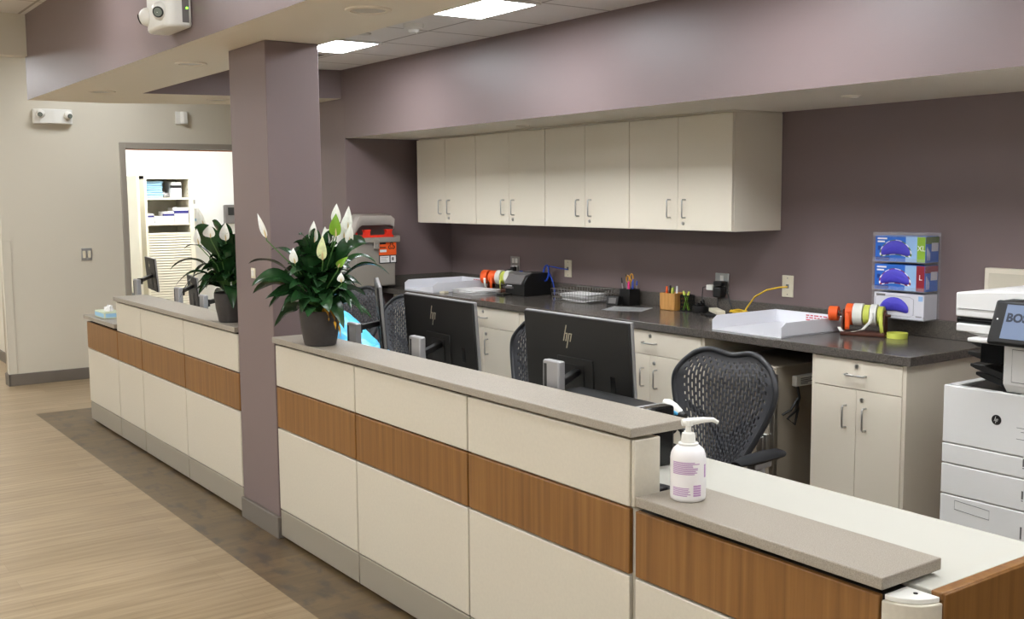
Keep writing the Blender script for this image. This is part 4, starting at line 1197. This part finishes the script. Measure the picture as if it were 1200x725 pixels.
t = thing('power_bar', 'ivory plastic bar lying on black cords in front of the double-plug outlet', 'power bar', (2.36, 4.05, ZQ))
a = MB(); a.box(-.025, .025, -.085, .085, .012, .034, b=.004, M=T(2.345, 4.075, ZQ) @ RZ(math.radians(-32))); a.build('bar', M['ivory'], t)
a = MB(); a.tube([(2.32, 4.17, ZQ + .006), (2.28, 4.12, ZQ + .005), (2.31, 4.03, ZQ + .006), (2.38, 3.98, ZQ + .006), (2.40, 4.06, ZQ + .006), (2.33, 4.13, ZQ + .006)], .005, 7); a.tube([(2.30, 4.15, ZQ + .006), (2.25, 4.06, ZQ + .005), (2.33, 3.96, ZQ + .006)], .004, 7); a.build('cords', M['black'], t)

# ------------------------------------------------------------------ outlets, cables
def plate(label, y, z, kind, w=.036, h=.056, x=XW, col='ivory'):
    t = thing('wall_outlet', label, 'outlet', (x, y, z))
    a = MB(); a.box(x - .006, x - .0002, y - w, y + w, z - h, z + h, b=.002); p = a.build('plate', M[col], t)
    a = MB()
    if kind == 'duplex':
        for dy in ((-.018, .018) if w > .05 else (0,)):
            for s in (-.026, .026):
                a.box(x - .009, x - .005, y + dy - .013, y + dy + .013, z + s - .017, z + s + .017, b=.002)
        a.build('sockets', M['white_plastic'], t)
    else:
        a.box(x - .008, x - .005, y - .009, y + .009, z - .01, z + .01, b=.001); a.cyl((x - .0065, y, z + h * .75), (x - .0055, y, z + h * .75), .003, n=10); a.cyl((x - .0065, y, z - h * .75), (x - .0055, y, z - h * .75), .003, n=10)
        a.build('jack', M['mid_grey'], t)
    return t
t = plate('steel double outlet with a black plug behind the left tape dispenser', 6.09, 1.082, 'duplex', w=.052, col='steel')
a = MB(); a.box(XW - .045, XW - .009, 6.06, 6.095, 1.038, 1.068, b=.005)
a.tube([(XW - .04, 6.08, 1.05), (XW - .07, 6.09, 1.045), (XW - .10, 6.10, 1.02), (XW - .10, 6.02, .97), (XW - .08, 5.95, .93), (XW - .06, 5.90, ZQ + .008)], .0055, 8)
single(a, 'plug', M['black'], 'black plug and cord in the steel outlet behind the left tape dispenser', 'plug', (XW - .03, 6.08, 1.05))
plate('ivory data outlet with a blue cable above the wire basket', 5.497, 1.083, 'jack')
a = MB(); pts = [(XW - .007, 5.497, 1.078), (XW - .04, 5.52, 1.083), (XW - .05, 5.58, 1.09), (XW - .06, 5.63, 1.095)]
a.tube(pts, .0035, 8)
for k in range(3):
    a.tube([(XW - .07 - .006 * k + .006 * math.sin(q * PI / 8), 5.645 + .028 * math.cos(q * PI / 8) - .006 * k, 1.05 + .052 * math.sin(q * PI / 8)) for q in range(16)], .0048, 8, closed=True)
a.tube([(XW - .07, 5.62, 1.06), (XW - .06, 5.59, 1.0), (XW - .055, 5.575, .94), (XW - .06, 5.57, ZQ + .006)], .0045, 8)
single(a, 'blue_cable', M['blue'], 'coiled blue network cable hanging behind the label printer', 'cable', (XW - .06, 5.6, ZQ))
t = plate('steel double outlet with black adapters behind the ivory bar', 4.135, 1.07, 'duplex', w=.050, col='steel')
a = MB(); a.box(XW - .05, XW - .0092, 4.10, 4.16, 1.055, 1.085, b=.006); a.box(XW - .055, XW - .0092, 4.102, 4.158, .995, 1.052, b=.008)
a.tube([(XW - .03, 4.14, .996), (XW - .035, 4.14, .95), (XW - .04, 4.10, ZQ + .005)], .004, 7); a.tube([(XW - .03, 4.098, 1.07), (XW - .04, 4.07, 1.05), (XW - .035, 4.05, .98), (XW - .05, 4.0, ZQ + .005)], .004, 7)
single(a, 'power_adapter', M['black'], 'pair of black power adapters plugged in above the ivory bar', 'adapter', (XW - .03, 4.13, 1.03))
t = thing('usb_charger', 'small white charger with a black cord left of the black adapters', 'charger', (XW - .03, 4.205, 1.05))
a = MB(); a.box(XW - .05, XW - .0094, 4.164, 4.212, 1.032, 1.060, b=.003); a.build('body', M['white_plastic'], t)
a = MB(); a.tube([(XW - .04, 4.212, 1.05), (XW - .05, 4.235, 1.045), (XW - .05, 4.24, 1.0), (XW - .05, 4.24, .95), (XW - .06, 4.22, ZQ + .006)], .003, 7); a.build('cord', M['black'], t)
plate('ivory data outlet with a yellow cable above the right white tray', 3.678, 1.083, 'jack')
a = MB(); a.tube([(XW - .007, 3.678, 1.08), (XW - .04, 3.70, 1.078), (XW - .06, 3.77, 1.06), (XW - .07, 3.84, 1.02), (XW - .08, 3.885, .96), (XW - .09, 3.90, ZQ + .02), (XW - .1, 3.93, ZQ + .012)], .0042, 8)
for k in range(6):
    rr_ = rnd.uniform(.035, .055); ox, oy = rnd.uniform(-.012, .012), rnd.uniform(-.02, .02)
    a.tube([(2.355 + ox + rr_ * .8 * math.cos(q * PI / 9), 3.93 + oy + rr_ * 1.25 * math.sin(q * PI / 9), ZQ + .006 + k * .006 + .003 * math.sin(q)) for q in range(18)], .004, 7, closed=True)
single(a, 'yellow_cable', M['yellow'], 'coiled yellow network cable on the worktop behind the right white tray', 'cable', (2.355, 3.93, ZQ))
# pillar jack and corridor plate
t = thing('wall_outlet', 'narrow ivory outlet plate on the left face of the pillar, beside a leaf', 'outlet', (0, 4.755, 1.21))
a = MB(); a.box(-.006, -.0002, 4.732, 4.778, 1.188, 1.236, b=.0015); a.build('plate', M['ivory'], t)
a = MB(); a.box(-.009, -.005, 4.744, 4.766, 1.198, 1.226, b=.0015); a.build('switch', M['white_plastic'], t)
t = thing('light_switch', 'square steel switch plate on the cream far wall left of the door', 'switch', (.485, YF, 1.085))
a = MB(); a.box(.440, .530, YF - .006, YF - .0002, 1.032, 1.138, b=.002); a.build('plate', M['steel'], t)
for x in (.464, .506):
    a = MB(); a.box(x - .012, x + .012, YF - .012, YF - .005, 1.055, 1.115, b=.002); a.build('rocker', M['ivory'], t)

# ------------------------------------------------------------------ glove boxes in their clear rack
t = thing('glove_box_rack', 'clear acrylic three-tier rack on the purple wall above the right tape dispenser', 'rack', (XW, 2.95, .99))
gy0, gy1 = 2.812, 3.09
a = MB(); a.box(XW - .005, XW - .001, gy0, gy1, .985, 1.378)
a.box(XW - .112, XW - .005, gy0, gy0 + .003, .985, 1.378); a.box(XW - .112, XW - .005, gy1 - .003, gy1, .985, 1.378)
for z in (.985, 1.113, 1.243):
    a.box(XW - .112, XW - .005, gy0 + .003, gy1 - .003, z, z + .003)
    a.box(XW - .115, XW - .112, gy0, gy1, z, z + .02)
a.box(XW - .115, XW - .112, gy0, gy1, 1.358, 1.378)
a.build('frame', M['clear'], t, smooth=False)
def glove_box(z, style, label):
    x1 = XW - .008; x0 = XW - .108; y0, y1 = gy0 + .008, gy1 - .010; h = .116
    if style == 'white':
        y1 -= .0; h = .114
    t = thing('glove_box', label, 'glove box', ((x0 + x1) / 2, (y0 + y1) / 2, z), group='glove boxes in the clear rack')
    a = MB(); a.box(x0, x1, y0, y1, z, z + h, b=.0012, mi=0)
    e = .0006
    if style == 'white':
        card = a.build('carton', M['box_white'], t)
    else:
        band = {'XL': 'box_green', 'L': 'box_red'}[style]; dark = {'XL': 'box_green_dark', 'L': 'box_red'}[style]
        card = a.build('carton', M['box_blue'], t)
        a = MB(); a.box(x0 - e, x0, y0 + .001, y0 + .042, z + .001, z + h - .001); a.build('size_band', M[band], card)
        a = MB(); a.box(x0 + .001, x1 - .001, y0 - e, y0, z + h * .72, z + h - .001); a.build('side_band', M[dark], card)
        a = MB(); a.box(x0 + .045, x1 - .006, y0 - 2 * e, y0 - e * .5, z + .05, z + .088); a.build('side_label', M['box_white'], card)
        a = MB(); a.box(x0 - e, x0, y0 + .0425, y0 + .10, z + .001, z + h - .001); a.build('pale_zone', M['box_pale'], card)
        a = MB(); a.box(x0 - 2 * e, x0 - e * .2, y1 - .075, y1 - .004, z + .004, z + .02); a.box(x0 - 2 * e, x0 - e * .2, y1 - .03, y1 - .014, z + .05, z + .07); a.build('corner_print', M['box_navy'], card)
        a = MB()
        for k, L in enumerate((.05, .038)):
            a.box(x0 - 2 * e, x0 - e * .2, y1 - .012 - L, y1 - .012, z + h - .016 - k * .014, z + h - .009 - k * .014)
        for k in range(4):
            a.box(x0 + .012 + k * .007, x0 + .014 + k * .007, y0 - 1.4 * e, y0, z + .01, z + .07 - .008 * k)
        a.build('white_print', M['paper'], card)
        a = MB(); a.text(style, .034, T(x0 - .0016, y0 + .020, z + .052) @ FACE_NX, 0, align='CENTER', extrude=.0006); a.build('size_letters', M['paper'], card)
    # bean-shaped opening with a purple glove bulging from it
    cyg = (y0 + y1) / 2 + .022; cz = z + .055
    def bean(k, n, s):
        p = 2 * PI * k / n
        yy = .076 * s * math.copysign(abs(math.cos(p)) ** .8, math.cos(p)); zz = .031 * s * math.copysign(abs(math.sin(p)) ** .8, math.sin(p))
        return cyg + yy, cz + zz - 4.2 * (yy * yy) + .010
    N = 40
    if style != 'white':
        for par in (0, 1):
            a = MB()
            for k in range(N):
                if (k // 2) % 2 == par:
                    p, q = bean(k, N, 1.10), bean(k + 1, N, 1.10); p2, q2 = bean(k, N, .98), bean(k + 1, N, .98)
                    a.prism([p, q, q2, p2], x0 - .0016, x0 - .0002, 'X')
            a.build('dashed_rim', M['paper'] if par else M[{'XL': 'box_green_dark', 'L': 'box_red'}[style]], card)
    else:
        a = MB(); a.tube([(x0 - .0006, cyg + .10 * sx_, cz + .045 * sz_) for sx_, sz_ in ((-1, -.8), (-1, .8), (-.8, 1), (.8, 1), (1, .8), (1, -.8), (.8, -1), (-.8, -1))], .0007, 5, closed=True)
        a.box(x0 - e, x0, y1 - .06, y1 - .012, z + .098, z + .108); a.box(x0 - e, x0, y0 + .01, y0 + .04, z + .012, z + .017); a.build('grey_print', M['mid_grey'], card)
        a = MB(); a.box(x0 - e, x0, y0 + .006, y0 + .028, z + .085, z + .107); a.build('blue_square', M['box_pale'], card)
    a = MB(); bm = a.bm; rings = []
    for s in (1.0, .9, .7, .42, .15):
        ring = []
        for k in range(N):
            yy, zz = bean(k, N, s)
            w_ = .004 * noise.noise(Vector((yy * 60, zz * 60, z * 9)))
            ring.append(bm.verts.new((x0 - .001 - .012 * math.sqrt(max(0, 1 - s * s)) - abs(w_), yy, zz)))
        rings.append(ring)
    for A, B in zip(rings, rings[1:]):
        for k in range(N):
            bm.faces.new((A[k], B[k], B[(k + 1) % N], A[(k + 1) % N]))
    bm.faces.new(rings[-1][::-1])
    if style == 'white':
        a.tube([(x0 - .006, cyg + .045, cz), (x0 - .012, cyg + .058, cz - .02), (x0 - .011, cyg + .06, cz - .05), (x0 - .01, cyg + .062, cz - .062)], [.016, .016, .014, .012], 10)
    bmesh.ops.recalc_face_normals(bm, faces=bm.faces)
    a.build('glove', M['glove'], card, ang=60)
glove_box(.9885, 'white', 'white glove box with a purple glove drooping out, bottom of the clear rack')
glove_box(1.1165, 'L', 'blue glove box with maroon L band, middle of the clear rack')
glove_box(1.2465, 'XL', 'blue glove box with green XL band, top of the clear rack')

# ------------------------------------------------------------------ sharps bin on the alcove wall
t = thing('sharps_bin', 'greige sharps bin with red inner rim and smoky open lid on the alcove wall', 'sharps bin', (1.72, YA - .09, .92))
sx0, sx1, sy0, sy1 = 1.548, 1.905, 6.775, YA - .024
a = MB(); a.prism([(sx0 + .02, sy0 + .012), (sx1 - .02, sy0 + .012), (sx1 - .012, sy1), (sx0 + .012, sy1)], .925, 1.245, 'Z', b=.008); a.build('body', M['sharps_body'], t)
a = MB(); a.box(sx0 - .008, sx1 + .012, sy0 - .006, sy1, 1.235, 1.272, b=.005); a.box(sx0 + .155, sx0 + .20, sy0 - .014, sy0, 1.19, 1.262, b=.005); a.box(sx1 - .01, sx1 + .03, sy0 + .02, sy0 + .06, 1.236, 1.282, b=.005); a.build('collar', M['sharps_body'], t)
a = MB(); a.cyl((sx0 + .178, sy0 - .016, 1.218), (sx0 + .178, sy0 - .013, 1.218), .009); a.build('catch', M['steel'], t)
a = MB(); a.box(sx0 + .02, sx1 - .03, sy0 + .01, sy1 - .01, 1.27, 1.288, b=.004)
for x in (sx0 + .12, sx0 + .295):
    a.prism([(x - .026, 1.285), (x + .026, 1.285), (x + .02, 1.308), (x + .03, 1.328), (x - .03, 1.328), (x - .02, 1.308)], sy0 + .012, sy0 + .05, 'Y', b=.004)
a.prism([(sx0 + .02, 1.285), (sx0 + .05, 1.285), (sx0 + .034, 1.33)], sy0 + .02, sy0 + .06, 'Y', b=.002)
a.build('red_rim', M['red'], t)
# translucent lid, tilted open
bm = bmesh.new(); th = .004
lidp = [(sx0 + .0, 1.30), (sx0 + .035, 1.392), (sx0 + .06, 1.425), (sx1 - .05, 1.425), (sx1 - .02, 1.40), (sx1 - .028, 1.335)]
fr = [bm.verts.new((p[0], sy0 + .008, p[1])) for p in lidp]; bk = [bm.verts.new((p[0], sy1 - .006, p[1] + .015)) for p in lidp]
for k in range(len(lidp) - 1):
    bm.faces.new((fr[k], fr[k + 1], bk[k + 1], bk[k]))
inner = [bm.verts.new((p[0] + (.012 if k < 3 else -.012), sy0 + .006, p[1] - (.066 if 1 < k < 4 else (.05 if k in (1, 4) else .012)))) for k, p in enumerate(lidp)]
for k in range(len(lidp) - 1):
    bm.faces.new((fr[k], inner[k], inner[k + 1], fr[k + 1]))
a = MB(); a.bm.free(); a.bm = bm; o = a.build('lid', M['sharps_lid'], t); md = o.modifiers.new('thick', 'SOLIDIFY'); md.thickness = .003
a = MB(); lx0, lx1 = sx0 + .205, sx0 + .345
a.box(lx0, lx1, sy0 + .0085, sy0 + .0115, 1.145, 1.245); lb = a.build('warning_label', M['orange'], t)
a = MB(); a.box(lx0, lx1, sy0 + .008, sy0 + .0112, 1.085, 1.1445); a.box(lx0 + .006, lx0 + .055, sy0 + .0078, sy0 + .0083, 1.222, 1.234); a.box(lx0 + .006, lx0 + .055, sy0 + .0078, sy0 + .0083, 1.196, 1.203); a.build('label_black', M['black'], lb)
a = MB(); a.box(lx0 + .006, lx0 + .082, sy0 + .0068, sy0 + .0078, 1.092, 1.138); a.box(lx0 + .092, lx1 - .006, sy0 + .0068, sy0 + .0078, 1.092, 1.138); a.box(lx0 + .006, lx0 + .06, sy0 + .0077, sy0 + .0083, 1.166, 1.184); a.build('label_white', M['paper'], lb)
a = MB()      # biohazard trefoil
cx_, cz_ = lx0 + .102, 1.207
for k in range(3):
    an = PI / 2 + k * 2 * PI / 3
    px_, pz_ = cx_ + .014 * math.cos(an), cz_ + .014 * math.sin(an)
    a.tube([(px_ + .012 * math.cos(an + q), sy0 + .008, pz_ + .012 * math.sin(an + q)) for q in [-2.3 + 4.6 * i / 14 for i in range(15)]], [.001 + .0024 * math.sin(PI * i / 14) for i in range(15)], 6)
a.tube([(cx_ + .0135 * math.cos(q * PI / 10), sy0 + .008, cz_ + .0135 * math.sin(q * PI / 10)) for q in range(20)], .0014, 6, closed=True)
a.build('biohazard_mark', M['black'], lb)
a = MB()
for k, L in enumerate((.06, .045, .05)):
    a.box(lx0 + .012, lx0 + .012 + L, sy0 + .0062, sy0 + .0068, 1.126 - k * .012, 1.129 - k * .012)
a.box(lx0 + .1, lx0 + .118, sy0 + .0062, sy0 + .0068, 1.105, 1.128); a.build('label_print', M['mid_grey'], lb)
# white folder edge beside it
t = thing('paper_dispenser', 'white wall dispenser behind the right plant, left of the sharps bin', 'dispenser', (1.54, 7.02, .98))
a = MB(); a.box(1.49, 1.5745, 6.93, 7.12, .98, 1.33, b=.012); a.build('housing', M['white_plastic'], t)
a = MB(); a.box(1.4895, 1.492, 6.96, 7.09, 1.0, 1.03, b=.001); a.box(1.52, 1.56, 6.928, 6.9315, 1.0, 1.03, b=.001); a.build('slot', M['mid_grey'], t)
# ------------------------------------------------------------------ copier at the right edge
t = thing('copier', 'large light grey floor copier with black touch screen at the right edge', 'copier', (1.8, 1.81, 0))
X0, X1, Y0, Y1 = 1.50, 2.08, 1.42, 2.172
a = MB(); a.box(X0 + .012, X1, Y0, Y1, .03, .868, b=.006)
a.prism([(X0, .680), (X0 + .02, .680), (X0 + .02, .885), (X0, .885)], Y0, Y1, 'Y', b=.004)
a.box(X0 + .005, X1, Y1 - .035, Y1, .86, .885, b=.004); a.box(X0 + .005, X0 + .03, 1.965, Y1, .862, .885, b=.004); a.box(X1 - .06, X1, Y0, Y1, .86, .96, b=.006)
a.build('body', M['copier'], t)
a = MB(); a.box(X0 + .03, X1 - .06, 1.95, Y1 - .035, .868, .874); a.prism([(X0 + .06, .874), (X1 - .08, .874), (X1 - .08, .93)], 1.955, Y1 - .05, 'Y', b=.003); a.build('exit_well', M['black'], t)
for z0, z1 in ((.608, .677), (.497, .604), (.36, .493), (.06, .356)):
    a = MB(); a.box(X0, X0 + .02, Y0, Y1, z0, z1, b=.003); d = a.build('drawer', M['copier'], t)
    if z0 > .3:
        a = MB(); zm = z0 + .042
        a.box(X0 - .0008, X0, 1.868, 1.874, zm - .002, zm + .026 if z0 > .4 else zm + .04); a.box(X0 - .0008, X0, 1.868, 1.874, zm - .009, zm - .006); a.build('indicator', M['line'], d)
    if z0 == .36:
        a = MB(); p = [(X0 - .0004, 2.115, .478), (X0 - .0004, 1.985, .470), (X0 - .0004, 1.985, .438), (X0 - .0004, 2.115, .446)]
        a.tube(p, .0009, 5, closed=True); a.build('grip_outline', M['line'], d)
a = MB()
for k, (y, L) in enumerate(((1.90, .10), (1.885, .12), (1.9, .11))):
    a.box(X0 - .0006, X0, y - L, y, .775 - k * .013 - (.012 if k == 2 else 0), .7765 - k * .013 - (.012 if k == 2 else 0))
a.build('front_print', M['line'], t)
a = MB(); a.lathe([(0, .0012), (.017, .0012), (.0175, 0)], 32, M=T(X0, 1.972, .79) @ RY(-PI / 2)); lg = a.build('round_logo', M['black'], t)
a = MB(); hp_bars(a, .019, th=.0006); bmesh.ops.translate(a.bm, verts=a.bm.verts, vec=(X0 - .0013, 1.972 + .0065, .79)); a.build('logo_letters', M['paper'], lg)
# neck with inset panel
a = MB(); a.prism([(X0 + .03, .885), (X0 + .005, .915), (X0 + .005, 1.052), (X1 - .03, 1.052), (X1 - .03, .885)], Y0, 1.958, 'Y', b=.003); a.build('neck', M['copier'], t)
a = MB(); a.tube([(X0 + .0046, 1.928, 1.035), (X0 + .0046, 1.46, 1.035), (X0 + .0046, 1.46, .925), (X0 + .0046, 1.928, .925)], .001, 5, closed=True); a.build('panel_outline', M['line'], t)
# stacked black output bins reaching left out of the gap
for k, (z, yl, dx) in enumerate(((1.035, 2.115, .06), (.995, 2.135, .10), (.955, 2.115, .05), (.925, 2.10, .09))):
    a = MB(); a.prism([(1.93, z - .03), (1.96, z - .045), (yl - .02, z - .012), (yl, z - .004), (yl, z + .006), (yl - .05, z + .004)], X0 + .05 + dx * .3, X1 - .1 - dx, 'X', b=.002)
    a.build('output_bin', M['black'], t)
a = MB(); a.box(X0 + .05, X1 - .05, 1.955, 2.07, .97, 1.05, b=.004); a.build('bin_housing', M['black_gloss'], t)
# scanner unit
a = MB(); a.box(X0 - .03, X1 - .02, Y0, 2.072, 1.050, 1.064, b=.004); a.build('shelf', M['copier'], t)
a = MB(); a.box(X0 + .005, X1, Y0, 2.137, 1.078, 1.106, b=.004); a.prism([(2.137, 1.08), (2.06, 1.064), (1.95, 1.064), (1.95, 1.08)], X0 + .03, X1 - .02, 'X'); a.build('scanner_base', M['copier'], t)
a = MB(); a.box(X0 + .012, X1, Y0, 2.142, 1.106, 1.128, b=.007); a.build('scanner_glass_rim', M['black_gloss'], t)
a = MB(); a.prism([(2.139, 1.130), (2.139, 1.213), (2.04, 1.222), (1.80, 1.235), (Y0, 1.235), (Y0, 1.130)], X0 + .002, X1, 'X', b=.005); a.build('scanner_lid', M['copier'], t)
a = MB(); a.box(X0 - .0008, X0 + .003, 1.99, 2.128, 1.158, 1.1595); a.build('lid_seam', M['line'], t)
a = MB(); a.prism([(1.98, 1.195), (1.93, 1.205), (1.60, 1.212), (1.60, 1.18), (1.95, 1.18)], X0 - .004, X0 + .03, 'X', b=.003); a.build('feeder_slot', M['black'], t)
# tilted touch screen
SM = T(X0 - .055, 1.768, 1.128) @ RY(math.radians(22))
a = MB(); a.box(-.012, .012, -.20, .20, -.076, .078, b=.010, M=SM); cp = a.build('control_panel', M['black'], t)
a = MB(); a.box(-.0132, -.0118, -.17, .155, -.055, .062, M=SM); sc = a.build('screen', M['lcd'], cp)
a = MB(); a.text('BOS', .040, SM @ T(-.0134, .148, .004) @ FACE_NX, 0, extrude=.0004, bold=.0016); a.build('screen_text', M['lcd_text'], sc)
a = MB(); a.cyl((-.0128, .178, .01), (-.0118, .178, .01), .003, n=12, M=SM); a.build('status_light', M['paper'], cp)
a = MB(); a.box(X0 - .05, X0 + .01, 1.69, 1.83, 1.05, 1.075, b=.005); a.build('screen_hinge', M['black'], t)
for x in (X0 + .06, X1 - .06):
    for y in (Y0 + .06, Y1 - .06):
        a = MB(); a.cyl((x, y, 0), (x, y, .035), .022); a.build('foot', M['black_soft'], t)
# cream framed panel on the wall behind the copier
t = thing('wall_panel', 'cream framed box panel on the purple wall behind the copier', 'panel', (XW, 2.4, 1.1))
a = MB(); a.box(XW - .04, XW - .001, 2.12, 2.578, .95, 1.235, b=.003); a.build('frame', M['cab'], t)
a = MB(); a.box(XW - .0435, XW - .0395, 2.14, 2.556, .97, 1.213, b=.001); a.build('door', M['cab_edge'], t)

# ------------------------------------------------------------------ emergency lights and sensor
def lamp_head(t, c, d, r):
    d = Vector(d).normalized(); c = Vector(c)
    a = MB(); a.ball(c, r); h = a.build('lamp_head', M['white_plastic'], t)
    q = c + d * r * .86
    a = MB(); a.cyl(q - d * .004, q + d * .004, r * .56, n=24); rg = a.build('lamp_ring', M['black'], h)
    a = MB(); a.cyl(q + d * .003, q + d * .0055, r * .44, n=24); a.build('lens', M['lamp_lens'], h)
t = thing('emergency_light', 'two-lamp emergency light on the purple bulkhead face, top of photo', 'emergency light', (-.25, 4.95, 2.4))
zc = 2.385; hh = .082
prof = [(-.251, 4.735), (-.335, 4.735), (-.36, 4.75), (-.372, 4.80), (-.374, 4.88), (-.372, 4.98), (-.36, 5.02), (-.335, 5.035), (-.251, 5.035)]
a = MB(); a.prism(prof, zc - hh, zc + hh, 'Z', b=.014); a.build('housing', M['white_plastic'], t)
a = MB(); a.box(-.296, -.266, 4.7335, 4.7355, zc - .062, zc + .045); ind = a.build('indicator_plate', M['mid_grey'], t)
a = MB(); a.cyl((-.275, 4.7325, zc - .0), (-.275, 4.734, zc - .0), .005, n=12); a.build('status_led', M['led'], ind)
lamp_head(t, (-.366, 4.80, zc - .012), (-.62, -.75, -.25), .042)
lamp_head(t, (-.366, 4.985, zc - .012), (-.7, .55, -.2), .042)
t = thing('emergency_light', 'two-lamp emergency light on the cream far wall below the bulkhead end', 'emergency light', (.26, YF, 2.24))
prof = [(.105, YF - .001), (.105, YF - .05), (.15, YF - .072), (.26, YF - .082), (.37, YF - .072), (.415, YF - .05), (.415, YF - .001)]
a = MB(); a.prism(prof, 2.19, 2.312, 'Z', b=.008); a.build('housing', M['white_plastic'], t)
lamp_head(t, (.155, YF - .085, 2.268), (-.35, -.9, -.25), .034)
lamp_head(t, (.372, YF - .085, 2.262), (.25, -.9, -.25), .034)
t = thing('motion_sensor', 'small white motion sensor on the far wall above the door', 'sensor', (1.36, YF, 2.28))
a = MB(); a.box(1.305, 1.415, YF - .02, YF - .001, 2.222, 2.335, b=.004); a.build('plate', M['white_plastic'], t)
a = MB(); a.prism([(1.345, YF - .02), (1.36, YF - .06), (1.40, YF - .06), (1.412, YF - .02)], 2.225, 2.333, 'Z', b=.006); a.build('lens', M['white_plastic'], t)

# ------------------------------------------------------------------ back room through the door
t = thing('shutter_cabinet', 'tall cream cabinet with open shelves over a slatted shutter in the back room', 'cabinet', (1.79, 11.7, 0))
cx0, cx1, cy0, cy1, ct = 1.535, 2.06, 11.5, 11.95, 1.80
a = MB(); a.box(cx0, cx0 + .025, cy0, cy1, 0, ct, b=.002); a.box(cx1 - .05, cx1, cy0, cy1, 0, ct, b=.002); a.box(cx0, cx1, cy0 + .001, cy1, ct - .035, ct, b=.002); a.box(cx0, cx1, cy1 - .01, cy1, 0, ct); a.box(cx0, cx1, cy0, cy1, 0, .05)
a.build('carcass', M['shelf'], t)
for z in (1.545, 1.275):
    a = MB(); a.box(cx0 + .025, cx1 - .05, cy0 + .01, cy1 - .01, z, z + .022, b=.002); a.build('shelf', M['shelf'], t)
a = MB()
for k in range(40):
    z = 1.15 - k * .0275
    a.prism([(cy0 - .004, z), (cy0 + .018, z), (cy0 + .018, z + .019), (cy0 + .004, z + .019)], cx0 + .026, cx1 - .051, 'X')
a.box(cx0 + .026, cx1 - .051, cy0 - .004, cy0 + .02, 1.168, 1.195, b=.003)
a.build('shutter', M['shelf'], t)
a = MB(); a.box(cx0 + .026, cx1 - .051, cy0 + .0185, cy0 + .024, .05, 1.168); a.build('slat_gap_shade', M['cab_edge'], t)  # darker sheet: shadow in the slat gaps put into its colour
a = MB()
for k in range(12):
    a.box(cx1 - .058, cx1 - .0505, cy0 + .01, cy0 + .04, 1.24 + k * .045, 1.26 + k * .045)
a.build('shelf_clips', M['cab_edge'], t)
a = MB(); a.box(cx1 - .01, cx1 + .012, cy0 - .01, cy0 + .012, 1.50, 1.545, b=.003); a.build('catch', M['steel'], t)
a = MB(); a.box(1.405, 1.43, 11.32, 11.8, .02, 1.80, b=.004)
single(a, 'cabinet_door', M['shelf'], 'plain cream cabinet door panel standing left of the shutter cabinet', 'door panel', (1.417, 11.56, .02))
for k in range(7):
    a = MB(); a.box(-.09, .09, -.12, .12, 0, .024, b=.008, M=T(1.655 + rnd.uniform(-.006, .006), 11.66, 1.5685 + k * .0252) @ RZ(rnd.uniform(-.05, .05)))
    single(a, 'folded_cloth', M['pale_blue_paper'], 'folded pale blue cloth in the pile on the top cabinet shelf', 'cloth', (1.655, 11.66, 1.5685 + k * .0252), 'folded blue cloths in the back room cabinet')
a = MB(); bm2 = bmesh.new(); bmesh.ops.create_icosphere(bm2, subdivisions=3, radius=1)
for v in bm2.verts:
    p = v.co; s = 1 + .4 * noise.noise(p * 2.7); v.co = Vector((p.x * .05 * s, p.y * .05 * s, max(-.9, p.z) * .03 * s))
a._join(bm2, M=T(1.775, 11.6, 1.597)); single(a, 'plastic_pouch', M['silver'], 'small crumpled grey pouch beside the blue cloth pile', 'pouch', (1.775, 11.6, 1.57))
def carton(x0, x1, y0, y1, z0, h, label, band=True, bandm='navy_print'):
    t = thing('carton', label, 'box', ((x0 + x1) / 2, (y0 + y1) / 2, z0), group='small cartons on the cabinet shelves')
    a = MB(); a.box(x0, x1, y0, y1, z0 + .0003, z0 + h, b=.002); c = a.build('box', M['paper'], t)
    if band:
        a = MB(); a.box(x0 - .0006, x1 + .0006, y0 - .0006, y0 + .05, z0 + h * .62, z0 + h * .80); a.build('band', M[bandm], c)
    return t
carton(1.83, 1.935, 11.52, 11.75, 1.567, .165, 'white carton with dark band on the top shelf, right of the blue cloths', True, 'black')
carton(1.562, 1.63, 11.52, 11.7, 1.297, .105, 'small banded white carton at the left end of the middle shelf')
carton(1.636, 1.735, 11.515, 11.7, 1.297, .075, 'low plain white carton second from left on the middle shelf', False)
carton(1.738, 1.845, 11.52, 11.72, 1.297, .125, 'banded white carton third from left on the middle shelf')
carton(1.85, 2.0, 11.515, 11.74, 1.297, .165, 'tallest banded white carton at the right end of the middle shelf')
t = thing('towel_dispenser', 'white paper towel dispenser on the back room wall right of the cabinet', 'dispenser', (2.28, 12.2, 1.3))
a = MB(); a.box(2.155, 2.335, 12.08, 12.199, 1.14, 1.44, b=.02); a.build('housing', M['white_plastic'], t)
a = MB(); a.box(2.21, 2.28, 12.078, 12.082, 1.30, 1.33, b=.001); a.build('window', M['pale_blue_paper'], t)
t = thing('wall_telephone', 'dark wall-hung device in the back room at the pillar edge', 'device', (2.73, 12.2, 1.37))
a = MB(); a.box(2.64, 2.82, 12.12, 12.199, 1.26, 1.48, b=.012); a.build('body', M['mid_grey'], t)
a = MB(); a.box(2.67, 2.79, 12.117, 12.121, 1.36, 1.45); a.build('face', M['black'], t)
for o in bpy.data.objects:
    if o.get('_o') is not None:
        del o['_o']
